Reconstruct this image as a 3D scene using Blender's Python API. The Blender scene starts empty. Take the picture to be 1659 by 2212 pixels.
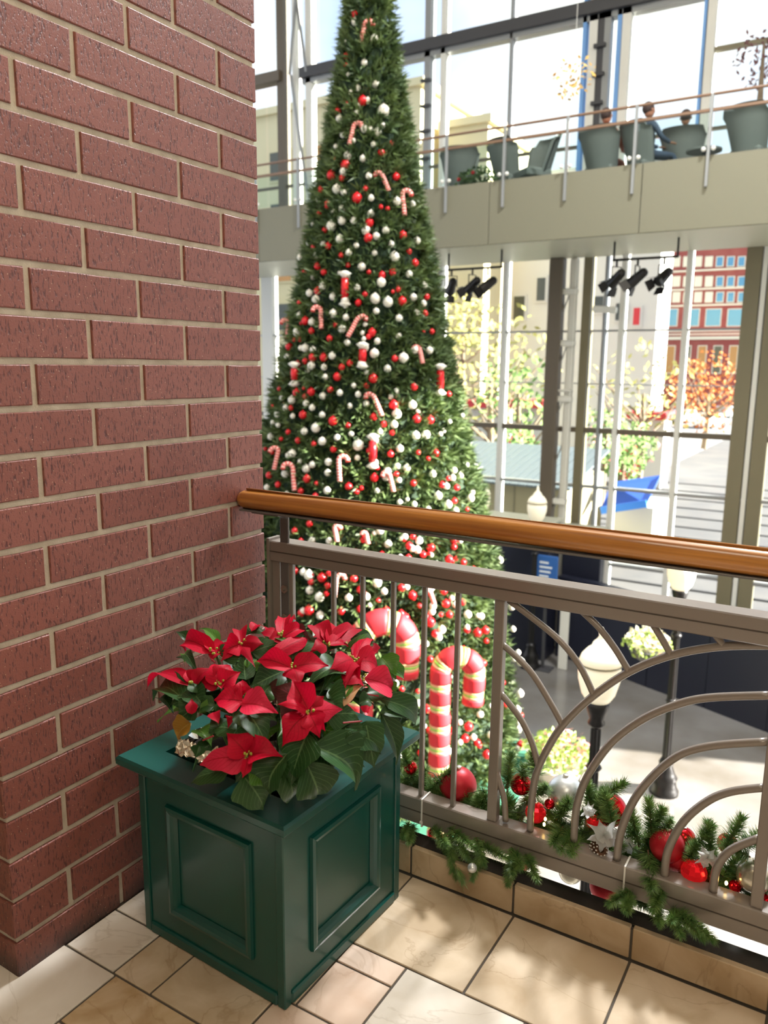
import bpy, math, random
from mathutils import Vector, Matrix
random.seed(7)
PI = math.pi
C = bpy.context.scene.collection

# ------------------------------------------------------------------ camera
F_PX, PITCH, YAW, ROLL, HC = 1701.2, 0.18519, 0.54608, 0.00938, 1.4132
cam_d = bpy.data.cameras.new('camera')
cam = bpy.data.objects.new('camera', cam_d)
C.objects.link(cam)
cam_d.sensor_fit = 'VERTICAL'
cam_d.sensor_height = 36
cam_d.sensor_width = 27
cam_d.lens = F_PX / 2212 * 36
cam_d.clip_start = 0.05
cam_d.clip_end = 1000
FW = Vector((-math.sin(YAW) * math.cos(PITCH), math.cos(YAW) * math.cos(PITCH), -math.sin(PITCH)))
_r = Vector((math.cos(YAW), math.sin(YAW), 0))
_u = _r.cross(FW)
RT = _r * math.cos(ROLL) + _u * math.sin(ROLL)
UP = -_r * math.sin(ROLL) + _u * math.cos(ROLL)
CAM = Vector((0, 0, HC))
cam.matrix_world = Matrix(((RT.x, UP.x, -FW.x, 0), (RT.y, UP.y, -FW.y, 0), (RT.z, UP.z, -FW.z, HC), (0, 0, 0, 1)))
cam_d.dof.use_dof = True
cam_d.dof.focus_distance = 2.0
cam_d.dof.aperture_fstop = 3.8
bpy.context.scene.camera = cam

# ------------------------------------------------------------------ world, sun, lights, exposure
sc = bpy.context.scene
sc.view_settings.view_transform = 'Standard'
sc.view_settings.look = 'None'
sc.view_settings.gamma = 1
sc.view_settings.use_curve_mapping = False
sc.view_settings.exposure = 0.0
w = bpy.data.worlds.new('world')
sc.world = w
w.use_nodes = True
nt = w.node_tree
nt.nodes.clear()
tc = nt.nodes.new('ShaderNodeTexCoord')
ns = nt.nodes.new('ShaderNodeTexNoise')
ns.inputs['Scale'].default_value = 2.2
ns.inputs['Detail'].default_value = 5
rp = nt.nodes.new('ShaderNodeValToRGB')
rp.color_ramp.elements[0].position = 0.42
rp.color_ramp.elements[0].color = (0.50, 0.62, 0.84, 1)
rp.color_ramp.elements[1].position = 0.6
rp.color_ramp.elements[1].color = (1.0, 0.99, 0.97, 1)
bg = nt.nodes.new('ShaderNodeBackground')
bg.inputs['Strength'].default_value = 1.6
wo = nt.nodes.new('ShaderNodeOutputWorld')
nt.links.new(tc.outputs['Generated'], ns.inputs['Vector'])
nt.links.new(ns.outputs['Fac'], rp.inputs['Fac'])
nt.links.new(rp.outputs['Color'], bg.inputs['Color'])
nt.links.new(bg.outputs['Background'], wo.inputs['Surface'])

def aim(o, direction):
    o.rotation_euler = Vector(direction).to_track_quat('-Z', 'Y').to_euler()

sd = bpy.data.lights.new('sun', 'SUN')
sd.energy = 48.0
sd.angle = math.radians(0.6)
sd.color = (1.0, 0.95, 0.86)
sun = bpy.data.objects.new('sun', sd)
C.objects.link(sun)
_az, _el = math.radians(70), math.radians(22)
aim(sun, (-math.sin(_az) * math.cos(_el), -math.cos(_az) * math.cos(_el), -math.sin(_el)))

def area(name, loc, direction, size, energy, color, size_y=None):
    d = bpy.data.lights.new(name, 'AREA')
    d.energy = energy
    d.color = color
    d.size = size
    if size_y:
        d.shape = 'RECTANGLE'
        d.size_y = size_y
    o = bpy.data.objects.new(name, d)
    C.objects.link(o)
    o.location = loc
    aim(o, direction)
    return o
area('ceiling_fill', (0.9, -0.6, 3.35), (-0.35, 0.25, -1), 1.6, 48, (1.0, 0.86, 0.66))  # added fill light, brightens the near floor, brick and planter
area('ceiling_fill', (-0.6, 0.6, 3.35), (0, 0, -1), 0.7, 13, (1.0, 0.84, 0.62))  # second, smaller fill added overhead
area('atrium_fill', (-2.0, 6.0, 10.8), (-0.35, 0.3, -1), 5.0, 450, (1.0, 0.93, 0.80))  # unseen fill added to brighten the atrium
area('atrium_skylight', (-0.3, 10.0, 10.9), (-0.12, -0.80, -1.0), 1.3, 2600, (0.96, 0.98, 1.0))

# ------------------------------------------------------------------ helpers
def hit(x, y, ax, v):
    d = RT * ((x - 829.5) / F_PX) - UP * ((y - 1106) / F_PX) + FW
    t = (v - CAM[ax]) / d[ax]
    return CAM + d * t

def ray(x, y):
    return (RT * ((x - 829.5) / F_PX) - UP * ((y - 1106) / F_PX) + FW).normalized()

class MB:
    """collects shapes, builds one mesh object"""
    def __init__(s):
        s.v, s.f, s.uv = [], [], []
    def add(s, vs, fs):
        n = len(s.v)
        s.v += [tuple(a) for a in vs]
        s.f += [tuple(n + i for i in f) for f in fs]
        return s
    def box(s, x0, x1, y0, y1, z0, z1, M=None):
        vs = [Vector((x, y, z)) for z in (z0, z1) for y in (y0, y1) for x in (x0, x1)]
        if M is not None:
            vs = [M @ v for v in vs]
        return s.add(vs, [(0, 2, 3, 1), (4, 5, 7, 6), (0, 1, 5, 4), (2, 6, 7, 3), (0, 4, 6, 2), (1, 3, 7, 5)])
    def cbox(s, x0, x1, y0, y1, z0, z1, b=0.003, M=None):
        """box with chamfered edges"""
        vs, fs = [], []
        idx = {}
        for cx in (0, 1):
            for cy in (0, 1):
                for cz in (0, 1):
                    X, Y, Z = (x0, x1)[cx], (y0, y1)[cy], (z0, z1)[cz]
                    ix, iy, iz = (X + b * (1 - 2 * cx), Y + b * (1 - 2 * cy), Z + b * (1 - 2 * cz))
                    for a, p in enumerate(((X, iy, iz), (ix, Y, iz), (ix, iy, Z))):
                        idx[(cx, cy, cz, a)] = len(vs)
                        vs.append(Vector(p))
        for a in range(3):
            for side in (0, 1):
                q = []
                for (p, r) in ((0, 0), (0, 1), (1, 1), (1, 0)):
                    c = [0, 0, 0]
                    c[a] = side
                    c[(a + 1) % 3] = p
                    c[(a + 2) % 3] = r
                    q.append(idx[(c[0], c[1], c[2], a)])
                fs.append(tuple(q) if side == 0 else tuple(reversed(q)))
        for a in range(3):
            b_, c_ = (a + 1) % 3, (a + 2) % 3
            for p in (0, 1):
                for r in (0, 1):
                    q = []
                    for e, ax in ((0, b_), (1, b_), (1, c_), (0, c_)):
                        c = [0, 0, 0]
                        c[a] = e
                        c[b_] = p
                        c[c_] = r
                        q.append(idx[(c[0], c[1], c[2], ax)])
                    fs.append(tuple(q) if (p == r) else tuple(reversed(q)))
        for cx in (0, 1):
            for cy in (0, 1):
                for cz in (0, 1):
                    t = (idx[(cx, cy, cz, 0)], idx[(cx, cy, cz, 1)], idx[(cx, cy, cz, 2)])
                    fs.append(t if (cx + cy + cz) % 2 == 1 else tuple(reversed(t)))
        if M is not None:
            vs = [M @ v for v in vs]
        return s.add(vs, fs)
    def tube(s, pts, r, n=8, cap=True, flat=1.0, up=None):
        pts = [Vector(p) for p in pts]
        R = r if isinstance(r, (list, tuple)) else [r] * len(pts)
        base = len(s.v)
        prev = None
        for i, p in enumerate(pts):
            if i == 0:
                d = pts[1] - pts[0]
            elif i == len(pts) - 1:
                d = pts[-1] - pts[-2]
            else:
                d = (pts[i + 1] - p).normalized() + (p - pts[i - 1]).normalized()
            d.normalize()
            if up is not None:
                a = Vector(up) - d * d.dot(Vector(up))
            elif prev is None:
                a = d.orthogonal()
            else:
                a = prev - d * d.dot(prev)
            a.normalize()
            prev = a
            b = d.cross(a)
            for k in range(n):
                t = 2 * PI * k / n
                s.v.append(tuple(p + a * (math.cos(t) * R[i] * flat) + b * (math.sin(t) * R[i])))
        for i in range(len(pts) - 1):
            for k in range(n):
                k2 = (k + 1) % n
                s.f.append((base + i * n + k, base + i * n + k2, base + (i + 1) * n + k2, base + (i + 1) * n + k))
        if cap:
            s.f.append(tuple(base + k for k in reversed(range(n))))
            s.f.append(tuple(base + (len(pts) - 1) * n + k for k in range(n)))
        return s
    def bar(s, a, b, w_, h_, up=(0, 0, 1)):
        a, b = Vector(a), Vector(b)
        d = (b - a).normalized()
        u = Vector(up) - d * d.dot(Vector(up))
        u.normalize()
        l = d.cross(u)
        vs = [p + l * (sx * w_ / 2) + u * (sz * h_ / 2) for p in (a, b) for sz in (-1, 1) for sx in (-1, 1)]
        return s.add(vs, [(0, 1, 3, 2), (4, 6, 7, 5), (0, 4, 5, 1), (2, 3, 7, 6), (0, 2, 6, 4), (1, 5, 7, 3)])
    def lathe(s, prof, c=(0, 0, 0), n=16, flute=0, depth=0.0):
        base = len(s.v)
        c = Vector(c)
        for (r, z) in prof:
            for k in range(n):
                t = 2 * PI * k / n
                rr = r * (1 - depth * (k % 2)) if flute else r
                s.v.append(tuple(c + Vector((math.cos(t) * rr, math.sin(t) * rr, z))))
        for i in range(len(prof) - 1):
            for k in range(n):
                k2 = (k + 1) % n
                s.f.append((base + i * n + k, base + i * n + k2, base + (i + 1) * n + k2, base + (i + 1) * n + k))
        s.f.append(tuple(base + k for k in reversed(range(n))))
        s.f.append(tuple(base + (len(prof) - 1) * n + k for k in range(n)))
        return s
    def sphere(s, c, r, n=16, m=10, sc_=(1, 1, 1)):
        base = len(s.v)
        c = Vector(c)
        s.v.append(tuple(c + Vector((0, 0, r * sc_[2]))))
        for i in range(1, m):
            ph = PI * i / m
            for k in range(n):
                t = 2 * PI * k / n
                s.v.append(tuple(c + Vector((math.sin(ph) * math.cos(t) * r * sc_[0], math.sin(ph) * math.sin(t) * r * sc_[1], math.cos(ph) * r * sc_[2]))))
        s.v.append(tuple(c - Vector((0, 0, r * sc_[2]))))
        last = len(s.v) - 1
        for k in range(n):
            k2 = (k + 1) % n
            s.f.append((base, base + 1 + k, base + 1 + k2))
            for i in range(m - 2):
                a = base + 1 + i * n
                s.f.append((a + k, a + n + k, a + n + k2, a + k2))
            a = base + 1 + (m - 2) * n
            s.f.append((a + k, last, a + k2))
        return s
    def mesh(s, name, mat=None, smooth=False):
        me = bpy.data.meshes.new(name)
        me.from_pydata(s.v, [], s.f)
        if smooth:
            me.polygons.foreach_set('use_smooth', [True] * len(me.polygons))
        if mat:
            me.materials.append(mat)
        me.update()
        return me
    def build(s, name, mat, parent=None, smooth=False, loc=None):
        return link(name, s.mesh(name, mat, smooth), parent, loc)

def link(name, me, parent=None, loc=None, M=None):
    o = bpy.data.objects.new(name, me)
    C.objects.link(o)
    if parent is not None:
        o.parent = parent
    if loc is not None:
        o.location = loc
    if M is not None:
        o.matrix_local = M
    return o

def thing(name, label, cat, loc=(0, 0, 0), rz=0, group=None):
    o = bpy.data.objects.new(name, None)
    o.empty_display_size = 0.1
    C.objects.link(o)
    o.location = loc
    o.rotation_euler = (0, 0, rz)
    return tag(o, label, cat, group)

def tag(o, label, cat, group=None):
    o['label'] = label
    o['category'] = cat
    if group:
        o['group'] = group
    return o

def structure(o, label=None):
    o['kind'] = 'structure'
    if label:
        o['label'] = label
    return o

def stuff(o):
    o['kind'] = 'stuff'
    return o

def copy_tree(o, parent=None):
    c = o.copy()
    C.objects.link(c)
    c.parent = parent
    for ch in list(o.children):
        copy_tree(ch, c)
    return c

# ------------------------------------------------------------------ materials
def mat(name, col, rough=0.5, metal=0.0, spec=None, emit=None, es=0, noise=None, bump=None, coat=0, stretch=None, trans=0):
    """noise=(scale, colour2, contrast), bump=(scale, strength)"""
    m = bpy.data.materials.new(name)
    m.use_nodes = True
    t = m.node_tree
    b = t.nodes['Principled BSDF']
    b.inputs['Base Color'].default_value = (*col, 1)
    b.inputs['Roughness'].default_value = rough
    b.inputs['Metallic'].default_value = metal
    if spec is not None:
        b.inputs['Specular IOR Level'].default_value = spec
    if coat:
        b.inputs['Coat Weight'].default_value = coat
        b.inputs['Coat Roughness'].default_value = 0.08
    if emit:
        b.inputs['Emission Color'].default_value = (*emit, 1)
        b.inputs['Emission Strength'].default_value = es
    co = None
    if noise or bump:
        tc = t.nodes.new('ShaderNodeTexCoord')
        mp = t.nodes.new('ShaderNodeMapping')
        t.links.new(tc.outputs['Object'], mp.inputs['Vector'])
        if stretch:
            mp.inputs['Scale'].default_value = stretch
        co = mp.outputs['Vector']
    if noise:
        n = t.nodes.new('ShaderNodeTexNoise')
        n.inputs['Scale'].default_value = noise[0]
        n.inputs['Detail'].default_value = 6
        r = t.nodes.new('ShaderNodeValToRGB')
        k = noise[2] if len(noise) > 2 else 0.15
        r.color_ramp.elements[0].position = 0.5 - k
        r.color_ramp.elements[1].position = 0.5 + k
        r.color_ramp.elements[0].color = (*col, 1)
        r.color_ramp.elements[1].color = (*noise[1], 1)
        t.links.new(co, n.inputs['Vector'])
        t.links.new(n.outputs['Fac'], r.inputs['Fac'])
        t.links.new(r.outputs['Color'], b.inputs['Base Color'])
    if bump:
        n = t.nodes.new('ShaderNodeTexNoise')
        n.inputs['Scale'].default_value = bump[0]
        n.inputs['Detail'].default_value = 4
        bp = t.nodes.new('ShaderNodeBump')
        bp.inputs['Strength'].default_value = bump[1]
        bp.inputs['Distance'].default_value = 0.002 if len(bump) < 3 else bump[2]
        t.links.new(co, n.inputs['Vector'])
        t.links.new(n.outputs['Fac'], bp.inputs['Height'])
        t.links.new(bp.outputs['Normal'], b.inputs['Normal'])
    return m

def glass_mat(name, tint, gloss=0.12, rough=0.02):
    m = bpy.data.materials.new(name)
    m.use_nodes = True
    t = m.node_tree
    t.nodes.clear()
    o = t.nodes.new('ShaderNodeOutputMaterial')
    a = t.nodes.new('ShaderNodeBsdfTransparent')
    a.inputs['Color'].default_value = (*tint, 1)
    g = t.nodes.new('ShaderNodeBsdfGlossy')
    g.inputs['Roughness'].default_value = rough
    g.inputs['Color'].default_value = (0.9, 0.97, 0.95, 1)
    f = t.nodes.new('ShaderNodeLayerWeight')
    f.inputs['Blend'].default_value = gloss
    mx = t.nodes.new('ShaderNodeMixShader')
    t.links.new(f.outputs['Fresnel'], mx.inputs[0])
    t.links.new(a.outputs[0], mx.inputs[1])
    t.links.new(g.outputs[0], mx.inputs[2])
    t.links.new(mx.outputs[0], o.inputs['Surface'])
    return m

def leaf_mat(name, col, col2, vein, trans=0.35, rough=0.38, spec=0.4):
    """leaf with a midrib and side veins from its UVs"""
    m = bpy.data.materials.new(name)
    m.use_nodes = True
    t = m.node_tree
    b = t.nodes['Principled BSDF']
    N = t.nodes.new
    L = t.links.new
    uv = N('ShaderNodeUVMap')
    sp = N('ShaderNodeSeparateXYZ')
    L(uv.outputs[0], sp.inputs[0])
    def math_(op, a, b_=None, c=None):
        n = N('ShaderNodeMath')
        n.operation = op
        for i, q in enumerate((a, b_, c)):
            if q is None:
                continue
            if isinstance(q, (int, float)):
                n.inputs[i].default_value = q
            else:
                L(q, n.inputs[i])
        return n.outputs[0]
    u = math_('ABSOLUTE', math_('SUBTRACT', sp.outputs[0], 0.5))
    v = sp.outputs[1]
    side = math_('SUBTRACT', math_('MULTIPLY', v, 9.0), math_('MULTIPLY', u, 6.0))
    fr = math_('ABSOLUTE', math_('SUBTRACT', math_('FRACT', side), 0.5))
    sv = math_('LESS_THAN', fr, 0.055)
    mid = math_('LESS_THAN', u, 0.022)
    veins = math_('MAXIMUM', math_('MULTIPLY', sv, 0.6), mid)
    ns = N('ShaderNodeTexNoise')
    ns.inputs['Scale'].default_value = 25
    oi = N('ShaderNodeObjectInfo')
    mixv = math_('ADD', math_('MULTIPLY', ns.outputs['Fac'], 0.6), math_('MULTIPLY', oi.outputs['Random'], 0.5))
    mc = N('ShaderNodeMix')
    mc.data_type = 'RGBA'
    L(mixv, mc.inputs[0])
    mc.inputs[6].default_value = (*col, 1)
    mc.inputs[7].default_value = (*col2, 1)
    m2 = N('ShaderNodeMix')
    m2.data_type = 'RGBA'
    L(veins, m2.inputs[0])
    L(mc.outputs[2], m2.inputs[6])
    m2.inputs[7].default_value = (*vein, 1)
    L(m2.outputs[2], b.inputs['Base Color'])
    b.inputs['Roughness'].default_value = rough
    b.inputs['Specular IOR Level'].default_value = spec
    bp = N('ShaderNodeBump')
    bp.inputs['Strength'].default_value = 0.8
    bp.inputs['Distance'].default_value = 0.002
    L(math_('SUBTRACT', 1.0, veins), bp.inputs['Height'])
    L(bp.outputs[0], b.inputs['Normal'])
    tr = N('ShaderNodeBsdfTranslucent')
    L(m2.outputs[2], tr.inputs['Color'])
    mx = N('ShaderNodeMixShader')
    mx.inputs[0].default_value = trans
    L(b.outputs[0], mx.inputs[1])
    L(tr.outputs[0], mx.inputs[2])
    L(mx.outputs[0], t.nodes['Material Output'].inputs['Surface'])
    return m

def brick_mat():
    m = bpy.data.materials.new('brick')
    m.use_nodes = True
    t = m.node_tree
    b = t.nodes['Principled BSDF']
    N, L = t.nodes.new, t.links.new
    g = N('ShaderNodeNewGeometry')
    oi = N('ShaderNodeObjectInfo')
    mp = N('ShaderNodeMapping')
    mp.inputs['Scale'].default_value = (1, 1, 0.24)
    L(g.outputs['Position'], mp.inputs['Vector'])
    st = N('ShaderNodeTexNoise')            # drag-face striations
    st.inputs['Scale'].default_value = 260
    st.inputs['Detail'].default_value = 3
    L(mp.outputs[0], st.inputs['Vector'])
    fine = N('ShaderNodeTexNoise')
    fine.inputs['Scale'].default_value = 330
    fine.inputs['Detail'].default_value = 5
    L(g.outputs['Position'], fine.inputs['Vector'])
    big = N('ShaderNodeTexNoise')
    big.inputs['Scale'].default_value = 7
    L(g.outputs['Position'], big.inputs['Vector'])
    pit = N('ShaderNodeValToRGB')
    pit.color_ramp.elements[0].position = 0.35
    pit.color_ramp.elements[1].position = 0.45
    L(st.outputs['Fac'], pit.inputs['Fac'])
    a = N('ShaderNodeMix')
    a.data_type = 'RGBA'
    a.inputs[6].default_value = (0.185, 0.050, 0.033, 1)
    a.inputs[7].default_value = (0.25, 0.080, 0.060, 1)
    ad = N('ShaderNodeMath')
    ad.operation = 'MULTIPLY_ADD'
    L(oi.outputs['Random'], ad.inputs[0])
    ad.inputs[1].default_value = 0.5
    L(big.outputs['Fac'], ad.inputs[2])
    L(ad.outputs[0], a.inputs[0])
    d = N('ShaderNodeMix')
    d.data_type = 'RGBA'
    d.inputs[6].default_value = (0.10, 0.025, 0.022, 1)
    L(pit.outputs['Color'], d.inputs[0])
    L(a.outputs[2], d.inputs[7])
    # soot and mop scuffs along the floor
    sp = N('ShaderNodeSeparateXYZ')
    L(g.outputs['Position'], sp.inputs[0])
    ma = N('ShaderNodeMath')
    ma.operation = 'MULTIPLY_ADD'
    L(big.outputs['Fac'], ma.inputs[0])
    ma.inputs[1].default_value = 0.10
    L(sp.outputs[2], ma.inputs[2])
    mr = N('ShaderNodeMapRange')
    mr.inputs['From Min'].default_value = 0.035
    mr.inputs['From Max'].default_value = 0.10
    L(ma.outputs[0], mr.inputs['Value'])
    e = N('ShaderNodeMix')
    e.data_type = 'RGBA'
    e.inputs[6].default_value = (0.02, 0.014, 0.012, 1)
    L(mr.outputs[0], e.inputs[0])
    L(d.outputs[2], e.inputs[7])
    # tiny pale mineral specks
    vo = N('ShaderNodeTexVoronoi')
    vo.inputs['Scale'].default_value = 90
    L(g.outputs['Position'], vo.inputs['Vector'])
    lt = N('ShaderNodeMath')
    lt.operation = 'LESS_THAN'
    lt.inputs[1].default_value = 0.085
    L(vo.outputs['Distance'], lt.inputs[0])
    f = N('ShaderNodeMix')
    f.data_type = 'RGBA'
    L(lt.outputs[0], f.inputs[0])
    L(e.outputs[2], f.inputs[6])
    f.inputs[7].default_value = (0.62, 0.42, 0.28, 1)
    L(f.outputs[2], b.inputs['Base Color'])
    b.inputs['Roughness'].default_value = 0.5
    b.inputs['Specular IOR Level'].default_value = 0.6
    mul = N('ShaderNodeMath')
    mul.operation = 'MULTIPLY_ADD'
    L(fine.outputs['Fac'], mul.inputs[0])
    mul.inputs[1].default_value = 0.5
    L(pit.outputs['Color'], mul.inputs[2])
    bp = N('ShaderNodeBump')
    bp.inputs['Strength'].default_value = 0.6
    bp.inputs['Distance'].default_value = 0.0022
    L(mul.outputs[0], bp.inputs['Height'])
    L(bp.outputs[0], b.inputs['Normal'])
    return m

def tile_mat(name, c1, c2, c3, rough=0.14):
    m = bpy.data.materials.new(name)
    m.use_nodes = True
    t = m.node_tree
    b = t.nodes['Principled BSDF']
    N, L = t.nodes.new, t.links.new
    g = N('ShaderNodeNewGeometry')
    oi = N('ShaderNodeObjectInfo')
    sc_ = N('ShaderNodeVectorMath')
    sc_.operation = 'ADD'
    L(g.outputs['Position'], sc_.inputs[0])
    L(oi.outputs['Random'], sc_.inputs[1])
    n1 = N('ShaderNodeTexNoise')
    n1.inputs['Scale'].default_value = 7
    n1.inputs['Detail'].default_value = 7
    n1.inputs['Distortion'].default_value = 0.6
    L(sc_.outputs[0], n1.inputs['Vector'])
    r1 = N('ShaderNodeValToRGB')
    r1.color_ramp.elements[0].position = 0.38
    r1.color_ramp.elements[0].color = (*c1, 1)
    r1.color_ramp.elements[1].position = 0.62
    r1.color_ramp.elements[1].color = (*c2, 1)
    L(n1.outputs['Fac'], r1.inputs['Fac'])
    n2 = N('ShaderNodeTexNoise')          # brown veins
    n2.inputs['Scale'].default_value = 2.6
    n2.inputs['Detail'].default_value = 9
    n2.inputs['Distortion'].default_value = 1.8
    L(sc_.outputs[0], n2.inputs['Vector'])
    s = N('ShaderNodeMath')
    s.operation = 'SUBTRACT'
    s.inputs[1].default_value = 0.5
    L(n2.outputs['Fac'], s.inputs[0])
    ab = N('ShaderNodeMath')
    ab.operation = 'ABSOLUTE'
    L(s.outputs[0], ab.inputs[0])
    mr = N('ShaderNodeMapRange')
    mr.inputs['From Min'].default_value = 0.0
    mr.inputs['From Max'].default_value = 0.012
    mr.inputs['To Min'].default_value = 0.30
    mr.inputs['To Max'].default_value = 0.0
    L(ab.outputs[0], mr.inputs['Value'])
    mx = N('ShaderNodeMix')
    mx.data_type = 'RGBA'
    L(mr.outputs[0], mx.inputs[0])
    L(r1.outputs['Color'], mx.inputs[6])
    mx.inputs[7].default_value = (*c3, 1)
    L(mx.outputs[2], b.inputs['Base Color'])
    b.inputs['Roughness'].default_value = rough
    return m

M = {}
M['brick'] = brick_mat()
M['mortar'] = mat('mortar', (0.50, 0.44, 0.35), 0.95, bump=(260, 0.6), noise=(30, (0.64, 0.58, 0.48), 0.2))
M['tile'] = tile_mat('beige_tile', (0.52, 0.40, 0.27), (0.66, 0.54, 0.40), (0.30, 0.19, 0.10))
M['tile_pink'] = tile_mat('pinkish_tile', (0.62, 0.45, 0.34), (0.70, 0.55, 0.44), (0.40, 0.25, 0.16))
M['tile_pale'] = tile_mat('pale_tile', (0.68, 0.61, 0.52), (0.76, 0.70, 0.62), (0.40, 0.32, 0.24))
M['tile_spot'] = tile_mat('mottled_tile', (0.42, 0.27, 0.12), (0.62, 0.47, 0.30), (0.33, 0.20, 0.09))
M['curb_tile'] = tile_mat('curb_tile', (0.40, 0.28, 0.16), (0.54, 0.41, 0.27), (0.20, 0.12, 0.06), 0.3)
M['grout'] = mat('grout', (0.09, 0.075, 0.06), 0.9)
M['ledge'] = mat('dark_metal_ledge', (0.035, 0.03, 0.026), 0.22, 0.6, noise=(14, (0.08, 0.07, 0.06), 0.2))
M['taupe'] = mat('taupe_paint', (0.235, 0.20, 0.172), 0.26, spec=0.75, metal=0.0, bump=(90, 0.12, 0.001))
M['taupe_dark'] = mat('taupe_groove_shade', (0.07, 0.055, 0.045), 0.6)
M['steel'] = mat('dark_steel', (0.15, 0.145, 0.14), 0.38, 0.3, bump=(40, 0.2))
M['bolt'] = mat('bolt_steel', (0.42, 0.38, 0.33), 0.3, 0.9)
M['wood'] = mat('varnished_oak', (0.26, 0.085, 0.014), 0.28, noise=(34, (0.56, 0.24, 0.05), 0.2), stretch=(0.06, 2.2, 2.2), coat=0.5)
M['green_paint'] = mat('dark_green_gloss_paint', (0.003, 0.066, 0.056), 0.28, noise=(6, (0.005, 0.078, 0.062), 0.3), bump=(150, 0.08, 0.0008), coat=0.12)
M['foil'] = mat('silver_foil', (0.85, 0.80, 0.70), 0.18, 1.0)
M['soil'] = mat('soil', (0.02, 0.014, 0.01), 0.9, bump=(60, 1.0))
M['red_leaf'] = leaf_mat('red_bract', (0.30, 0.001, 0.012), (0.72, 0.004, 0.040), (0.36, 0.001, 0.014), 0.35, 0.55, 0.2)
M['pink_leaf'] = leaf_mat('bright_bract', (0.68, 0.010, 0.05), (0.78, 0.035, 0.09), (0.55, 0.01, 0.03), 0.40, 0.55, 0.2)
M['green_leaf'] = leaf_mat('dark_green_leaf', (0.012, 0.045, 0.014), (0.030, 0.090, 0.020), (0.10, 0.19, 0.07), 0.20, 0.40, 0.3)
M['lime_leaf'] = leaf_mat('fresh_green_leaf', (0.05, 0.15, 0.02), (0.10, 0.24, 0.03), (0.20, 0.36, 0.10), 0.35)
M['purple_leaf'] = leaf_mat('purplish_leaf', (0.10, 0.012, 0.02), (0.07, 0.03, 0.02), (0.20, 0.03, 0.04), 0.25)
M['orange_leaf'] = leaf_mat('orange_leaf', (0.42, 0.11, 0.01), (0.20, 0.22, 0.03), (0.40, 0.25, 0.06), 0.35)
M['peach_leaf'] = leaf_mat('peach_leaf', (0.75, 0.34, 0.17), (0.66, 0.40, 0.22), (0.8, 0.5, 0.3), 0.35)
M['red_stem'] = mat('red_stem', (0.30, 0.02, 0.03), 0.5)
M['green_stem'] = mat('green_stem', (0.06, 0.13, 0.03), 0.5)
M['cyathia'] = mat('yellow_green_buds', (0.35, 0.38, 0.05), 0.5)
M['needle'] = mat('garland_needles', (0.06, 0.16, 0.04), 0.4, noise=(30, (0.27, 0.40, 0.12), 0.15))
M['twig'] = mat('brown_twig', (0.13, 0.07, 0.035), 0.8)
M['matte_red'] = mat('matte_red_bauble', (0.42, 0.008, 0.018), 0.42, 0.35)
M['shiny_red'] = mat('shiny_red_bauble', (0.55, 0.004, 0.012), 0.08, 0.85)
M['glitter_red'] = mat('faceted_red_bauble_glow', (0.75, 0.01, 0.02), 0.12, 0.9, emit=(1.0, 0.02, 0.02), es=0.25)  # faint red glow put into the bauble for sparkle, not a lamp
M['pearl'] = mat('pearl_silver_bauble', (0.70, 0.74, 0.76), 0.32, 0.6)
M['champagne'] = mat('champagne_bauble', (0.62, 0.58, 0.48), 0.25, 0.8)
M['cap_metal'] = mat('bauble_cap', (0.7, 0.68, 0.62), 0.25, 1.0)
M['cone_brown'] = mat('pine_cone', (0.13, 0.06, 0.03), 0.7)
M['cone_tip'] = mat('frosted_tip', (0.75, 0.72, 0.68), 0.7)
M['sheer'] = leaf_mat('sheer_white_petal', (0.80, 0.82, 0.82), (0.9, 0.9, 0.88), (0.95, 0.95, 0.92), 0.75, 0.2)
M['nylon'] = mat('white_nylon', (0.80, 0.78, 0.74), 0.4)
M['fairy'] = mat('fairy_light_bulb', (1, 0.8, 0.4), 0.3, emit=(1.0, 0.62, 0.18), es=14)
M['wire'] = mat('green_wire', (0.02, 0.05, 0.02), 0.5)
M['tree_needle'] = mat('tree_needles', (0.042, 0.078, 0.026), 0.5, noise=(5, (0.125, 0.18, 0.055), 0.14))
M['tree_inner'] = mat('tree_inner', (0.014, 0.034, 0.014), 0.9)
M['white_ball'] = mat('white_bauble', (0.78, 0.74, 0.64), 0.28)
M['red_ball'] = mat('red_tree_bauble', (0.66, 0.010, 0.016), 0.25, 0.1)
M['cane_red'] = mat('cane_red', (0.58, 0.02, 0.03), 0.6)
M['cane_pink'] = mat('cane_stripe_small', (0.62, 0.07, 0.06), 0.55)
M['cane_white'] = mat('cane_cream', (0.88, 0.76, 0.60), 0.6)
M['cane_pale'] = mat('pale_small_stripe', (0.78, 0.42, 0.36), 0.5)
M['cane_cream'] = mat('cane_cream_band', (0.72, 0.42, 0.22), 0.6)
M['cane_green'] = mat('cane_green', (0.28, 0.55, 0.08), 0.6)
M['turf'] = mat('green_felt', (0.03, 0.15, 0.09), 0.9)
M['concrete'] = mat('polished_concrete', (0.14, 0.125, 0.105), 0.17, noise=(0.9, (0.22, 0.21, 0.20), 0.18), spec=1.0)
M['navy'] = mat('navy_panel', (0.012, 0.014, 0.028), 0.45)
M['black_iron'] = mat('black_iron', (0.012, 0.011, 0.011), 0.35, 0.3)
M['globe'] = mat('frosted_globe', (0.85, 0.80, 0.66), 0.35, emit=(1.0, 0.87, 0.58), es=0.42)
M['olive_steel'] = mat('olive_steel', (0.20, 0.175, 0.105), 0.5)
M['brown_steel'] = mat('brown_steel', (0.125, 0.10, 0.07), 0.5)
M['grey_steel'] = mat('grey_steel', (0.30, 0.31, 0.31), 0.4, 0.2)
M['dark_steel'] = mat('charcoal_steel', (0.055, 0.055, 0.06), 0.5)
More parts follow.
